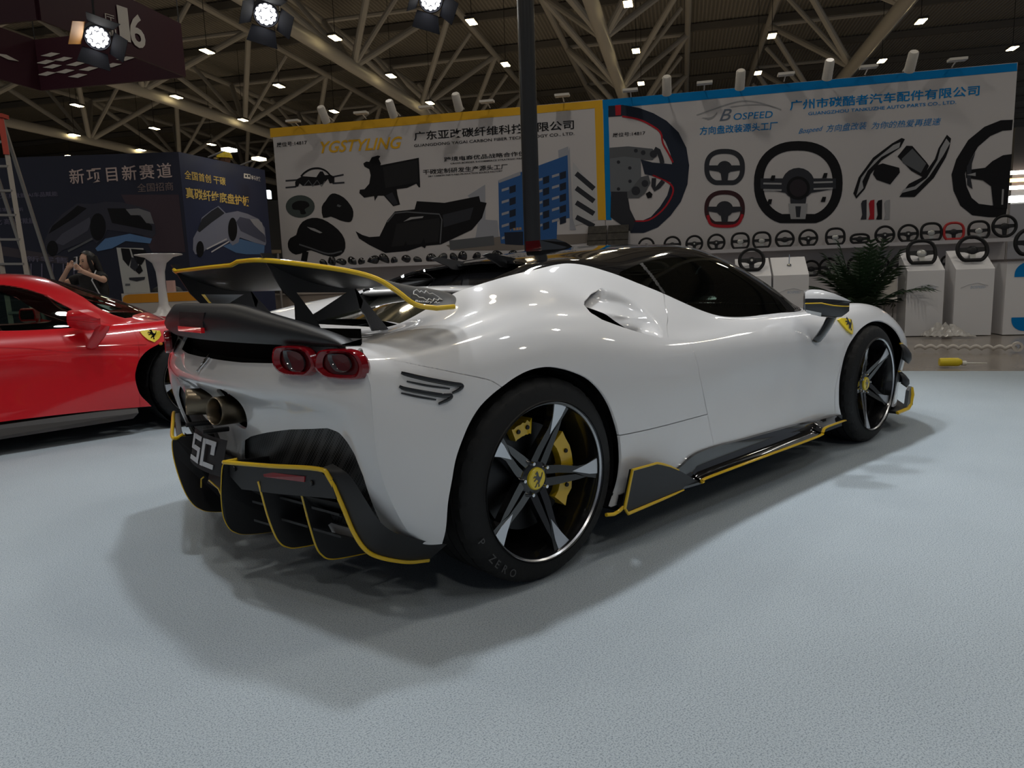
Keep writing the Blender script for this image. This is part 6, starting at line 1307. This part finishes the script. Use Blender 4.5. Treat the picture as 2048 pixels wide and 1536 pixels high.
def person(J,label,face,up=Vector((0,0,1)),fing=None,shirt=TEE,hair=True,skin=SKIN):
    "J: joints pelvis chest neck head shL elL waL haL shR elR waR haR hiL knL anL toL hiR knR anR toR"
    r=thing('person',label,'person',(J['pelvis'].x,J['pelvis'].y,0))
    P=[];E=[];ix={}
    def add(n,rad): ix[n]=len(P); P.append((J[n]-r.location,rad))
    add('pelvis',(.125,.10)); J['waist']=J['pelvis'].lerp(J['chest'],.45); add('waist',(.105,.085)); add('chest',(.125,.095)); add('neck',.045); J['jaw']=J['neck'].lerp(J['head'],.6); add('jaw',.045)
    E+= [(0,1),(1,2),(2,3),(3,4)]
    for s in 'LR':
        add('sh'+s,.048); add('el'+s,.036); add('wa'+s,.025); add('ha'+s,(.034,.020)); E+= [(ix['chest'],ix['sh'+s]),(ix['sh'+s],ix['el'+s]),(ix['el'+s],ix['wa'+s]),(ix['wa'+s],ix['ha'+s])]
        d=(J['ha'+s]-J['wa'+s]).normalized(); sdv=d.cross(face).normalized()
        for k,(off,ln) in enumerate(((-.030,.05),(-.011,.065),(.009,.068),(.028,.052))):
            a=J['ha'+s]+sdv*off+d*.02; c=a+d*ln*.6+face*-.0; e=c+(fing[s]-c).normalized()*ln*.5 if fing else c+d*ln*.5
            n0=len(P); P.append((a-r.location,.0095)); P.append((c-r.location,.009)); P.append((e-r.location,.0075)); E+= [(ix['ha'+s],n0),(n0,n0+1),(n0+1,n0+2)]
        a=J['wa'+s].lerp(J['ha'+s],.55)+sdv*-.035; c=a+d*.03-sdv*.02; n0=len(P); P.append((a-r.location,.011)); P.append((c-r.location,.009)); E+= [(ix['wa'+s],n0),(n0,n0+1)]
        add('hi'+s,(.088,.088)); add('kn'+s,.058); add('an'+s,.040); add('to'+s,(.038,.028)); E+= [(ix['pelvis'],ix['hi'+s]),(ix['hi'+s],ix['kn'+s]),(ix['kn'+s],ix['an'+s]),(ix['an'+s],ix['to'+s])]
    skinned('body',P,E,skin,r)
    # head with features, in its own axes
    f=face.normalized(); side=f.cross(up).normalized(); u=side.cross(f).normalized(); c=J['head']-r.location
    loc=lambda x,y,z: c+side*x+f*y+u*z
    b=MB(); V=[];F=[];n,m=20,14
    for i in range(m+1):
        t=math.pi*i/m
        for k in range(n):
            a=2*math.pi*k/n; x,y,z=math.sin(t)*math.cos(a),math.sin(t)*math.sin(a),math.cos(t)
            w=1-.30*max(0,-z)**1.5; yy=y*(.095 if y<0 else .088)*(1-.1*max(0,-z)); V.append(loc(x*.074*w,yy+(.018*max(0,-z) if y>0 else 0),z*.115))
    for i in range(m):
        for k in range(n): F.append((i*n+k,(i+1)*n+k,(i+1)*n+(k+1)%n,i*n+(k+1)%n))
    b.add(V,F); hd=b.build('head',skin,r,True,70)
    b=MB(); b.add([loc(-.012,.088,-.03),loc(.012,.088,-.03),loc(0,.118,-.028),loc(0,.090,.022),loc(0,.09,-.042)],[(0,2,3),(2,1,3),(0,4,2),(4,1,2)]); b.build('nose',skin,hd)
    for s in (-1,1):
        b=MB(); b.sphere((0,0,0),(.013,.006,.007),10,6); b.V=[loc(.031*s,.083,.008)+side*v.x+f*v.y+u*v.z for v in b.V]; b.build('eye',M('eye_dark',(.02,.014,.012),.3),hd)
        b=MB(); b.tube([loc(.016*s,.088,.026),loc(.032*s,.086,.030),loc(.046*s,.078,.026)],.0028,5); b.build('eyebrow',HAIR,hd)
        b=MB(); b.sphere((0,0,0),(.008,.018,.030),8,6); b.V=[loc(.076*s,-.005,-.005)+side*v.x+f*v.y+u*v.z for v in b.V]; b.build('ear',skin,hd)
    b=MB(); b.sphere((0,0,0),(.022,.007,.007),10,6); b.V=[loc(0,.091,-.060)+side*v.x+f*v.y+u*v.z for v in b.V]; b.build('mouth',M('lips',(.34,.10,.09),.4),hd)
    # clothes
    sh=lambda n,k:(J[n]-r.location,k)
    mid=lambda a,b,t:J[a].lerp(J[b],t)-r.location
    T=[(mid('pelvis','chest',.22),(.135,.115)),sh('chest',(.155,.125)),(mid('chest','neck',.6),(.135,.11)),(mid('chest','neck',1.02),(.060,.058))]; TE=[(0,1),(1,2),(2,3)]
    for s in 'LR':
        k=len(T); T+= [sh('sh'+s,.074),(mid('sh'+s,'el'+s,.62),.066)]; TE+= [(2,k),(k,k+1)]
    skinned('shirt',T,TE,shirt,r,2,1)
    Q=[(mid('pelvis','chest',.12),(.125,.105))]; QE=[]
    for s in 'LR':
        k=len(Q); Q+= [sh('hi'+s,(.098,.098)),sh('kn'+s,.072),sh('an'+s,.058)]; QE+= [(0,k),(k,k+1),(k+1,k+2)]
    skinned('trousers',Q,QE,JEAN,r,2,0)
    for s in 'LR':
        b=MB(); d=(J['to'+s]-J['an'+s]); d.z=0; d.normalize(); p=J['an'+s]-r.location; p=Vector((p.x,p.y,0)); b.sphere((0,0,0),(.13,.045,.045),12,8); q=Matrix.Rotation(math.atan2(d.y,d.x),3,'Z'); b.V=[q@Vector((v.x,v.y,max(v.z,-.04)+.04))+p+d*.07 for v in b.V]; b.build('shoe',TEE,r,True)
    return r,loc,hd
q=lambda x,y,dd=0: atd(x,y,8.6+dd)
fv=(-CF*.90-CR*.38); fv.z=-.10; fv.normalize(); hr=CR.copy(); hr.z=0; hr.normalize()
J=dict(pelvis=q(190,611,.0),chest=q(187,575,.0),neck=q(183,548,.0),head=q(175,523,-.03),shL=q(165,556,.03),elL=q(119,569,-.10),waL=q(135,540,-.22),haL=q(142,531,-.25),shR=q(203,554,.0),elR=q(209,561,-.22),waR=q(168,544,-.33),haR=q(158,537,-.34))
g=J['pelvis']
for s,k in (('L',-1),('R',1)):
    J['hi'+s]=g+hr*(.085*k)-ZV*.06; J['kn'+s]=Vector((J['hi'+s].x,J['hi'+s].y,.47))+fv*.02; J['an'+s]=Vector((J['hi'+s].x,J['hi'+s].y,.075)); J['to'+s]=J['an'+s]+Vector((fv.x,fv.y,0)).normalized()*.13-ZV*.04
pw,loc,hd=person(J,'woman in a black cropped top and long black hair photographing with a phone',fv,fing=dict(L=q(152,526,-.27),R=q(150,530,-.30)))
# long hair: a cap over the skull and a fall down the back and shoulder
b=MB(); V=[];F=[];n,m=20,9
for i in range(m+1):
    t=1.75*i/m
    for k in range(n):
        a=2*math.pi*k/n; fr=max(0,math.sin(a)); tt=min(t,.62+1.13*(1-fr**.5) if fr>0 else t); V.append(loc(math.sin(tt)*math.cos(a)*.086,math.sin(tt)*math.sin(a)*.104-.008,math.cos(tt)*.128+.003))
for i in range(m):
    for k in range(n): F.append((i*n+k,(i+1)*n+k,(i+1)*n+(k+1)%n,i*n+(k+1)%n))
b.add(V,F); 
st=[loc(0,-.055,.06),loc(0,-.075,-.04),loc(-.015,-.085,-.14),loc(-.03,-.09,-.24),loc(-.04,-.10,-.36),loc(-.045,-.10,-.46)]
side_=(loc(1,0,0)-loc(0,0,0)); fw_=(loc(0,1,0)-loc(0,0,0)); V=[]; n=14
for p,(a,c) in zip(st,((.078,.06),(.092,.062),(.105,.05),(.11,.042),(.095,.035),(.05,.02))):
    for k in range(n): t=2*math.pi*k/n; V.append(p+side_*(a*math.cos(t))+fw_*(c*math.sin(t)))
F=[(i*n+k,i*n+(k+1)%n,(i+1)*n+(k+1)%n,(i+1)*n+k) for i in range(5) for k in range(n)]+[tuple(range(n))[::-1],tuple(5*n+k for k in range(n))]
b.add(V,F)
for sd_ in (-1,1):   # strands framing the face
    b.tube([loc(.070*sd_,.03,.07),loc(.082*sd_,.035,.0),loc(.085*sd_,.02,-.09),loc(.088*sd_,.0,-.17)],[.018,.024,.024,.012],8)
b.build('hair',HAIR,pw,True,70)
ph=MB(); c=q(151,527,-.30); e1=(CR*.75-CF*.55).normalized(); e2=(ZV*.97+CR*.15).normalized(); e3=e1.cross(e2).normalized(); ph.V=[];
def pbx(mb,cc,a,b_,d):
    mb.add([cc+e1*(a*i)+e2*(b_*j)+e3*(d*k) for i in (-.5,.5) for j in (-.5,.5) for k in (-.5,.5)],[(0,1,3,2),(4,6,7,5),(0,4,5,1),(2,3,7,6),(0,2,6,4),(1,5,7,3)])
phr=thing('mobile_phone','white mobile phone held up by the woman in black','phone',c); t=MB(); pbx(t,Vector((0,0,0)),.078,.155,.009); t.build('case',M('phone_white',(.66,.63,.66),.3,0,.4),phr)
sg=1 if e3.dot(Vector(CAMP)-c)>0 else -1
t=MB(); pbx(t,e2*.045+e3*.008*sg-e1*.008,.052,.05,.008); t.build('camera_block',BLK,phr)
bg_=MB(); P=[J['shR'].lerp(J['neck'],.35)+ZV*.06-CF*.03,J['shR'].lerp(J['chest'],.5)-CF*.15+hr*.02,J['pelvis']+hr*.15+ZV*.12-CF*.14,J['pelvis']+hr*.2-CF*.03]; bg_.tube(P,.008,6); so=bg_.build('bag_strap',M('strap_white',(.5,.5,.52),.5),None,True)
bgr=thing('shoulder_bag','pale shoulder bag hanging at the hip of the woman in black','bag',J['pelvis']+hr*.2); so.parent=bgr; so.matrix_parent_inverse=Matrix.Translation(bgr.location).inverted()
t=MB(); t.sphere((0,0,-.06),(.09,.06,.10),12,8); t.build('bag_body',M('bag_pale',(.45,.48,.50),.5),bgr,True)
t=MB(); c2=atd(140,589,8.0); t.sphere((0,0,0),(.16,.12,.10),14,10); rr=random.Random(9); t.V=[v*(1+rr.uniform(-.08,.08))+c2 for v in t.V]
# pale plastic bag on a stool in front of her
o=t.build('plastic_bag',M('bag_white',(.52,.52,.53),.35),None,True); setp(o,'crumpled white plastic bag between the red car and the woman','plastic bag')
t=MB(); zz=c2.z-.10; t.lathe([(.0001,0),(.16,0),(.16,.03),(.13,.03),(.05,.08),(.05,zz-.04),(.17,zz-.02),(.17,zz),(.0001,zz)],18,(c2.x,c2.y,0)); o=t.build('stool',M('table_white',(.66,.65,.64),.3,0,.4),None,True); setp(o,'white stool under the plastic bag behind the red car','stool')
# worker behind the wall
wz=zf; wx=Vector((wp.x,wp.y,wz)); wf=(-CF*.4+CR*-.9); wf.z=0; wf.normalize(); ws=wf.cross(ZV)
J2=dict(pelvis=wx+ZV*.92,chest=wx+ZV*1.25,neck=wx+ZV*1.46,head=wx+ZV*1.60+wf*.03)
for s,k in (('L',-1),('R',1)):
    J2['sh'+s]=wx+ws*(.19*k)+ZV*1.40; J2['el'+s]=wx+ws*(.25*k)+ZV*1.12; J2['wa'+s]=wx+ws*(.24*k)+wf*.16+ZV*.95; J2['ha'+s]=wx+ws*(.23*k)+wf*.22+ZV*.90
    J2['hi'+s]=wx+ws*(.09*k)+ZV*.86; J2['kn'+s]=wx+ws*(.10*k)+wf*.02+ZV*.48; J2['an'+s]=wx+ws*(.10*k)+ZV*.08; J2['to'+s]=wx+ws*(.10*k)+wf*.13+ZV*.04
pw2,loc2,hd2=person(J2,'worker in a yellow hard hat, head showing above the dark booth wall',wf,skin=M('skin_tan',(.30,.15,.09),.5))
for c_ in pw2.children:
    if c_.name.startswith('shoe'): c_.location.z+=wz
b=MB(); V=[];F=[];n,m=22,8
for i in range(m+1):
    t=1.55*i/m
    for k in range(n): a=2*math.pi*k/n; V.append(loc2(math.sin(t)*math.cos(a)*.115,math.sin(t)*math.sin(a)*.135,math.cos(t)*.135+.035))
for k in range(n): a=2*math.pi*k/n; V.append(loc2(math.cos(a)*.135,math.sin(a)*(.19 if math.sin(a)>0 else .15),.028))
for i in range(m+1):
    for k in range(n): F.append((i*n+k,(i+1)*n+k,(i+1)*n+(k+1)%n,i*n+(k+1)%n))
b.add(V,F); hh_=b.build('hard_hat',M('hat_yellow',(.75,.55,.02),.35,0,.4),pw2,True,50,label='yellow hard hat')
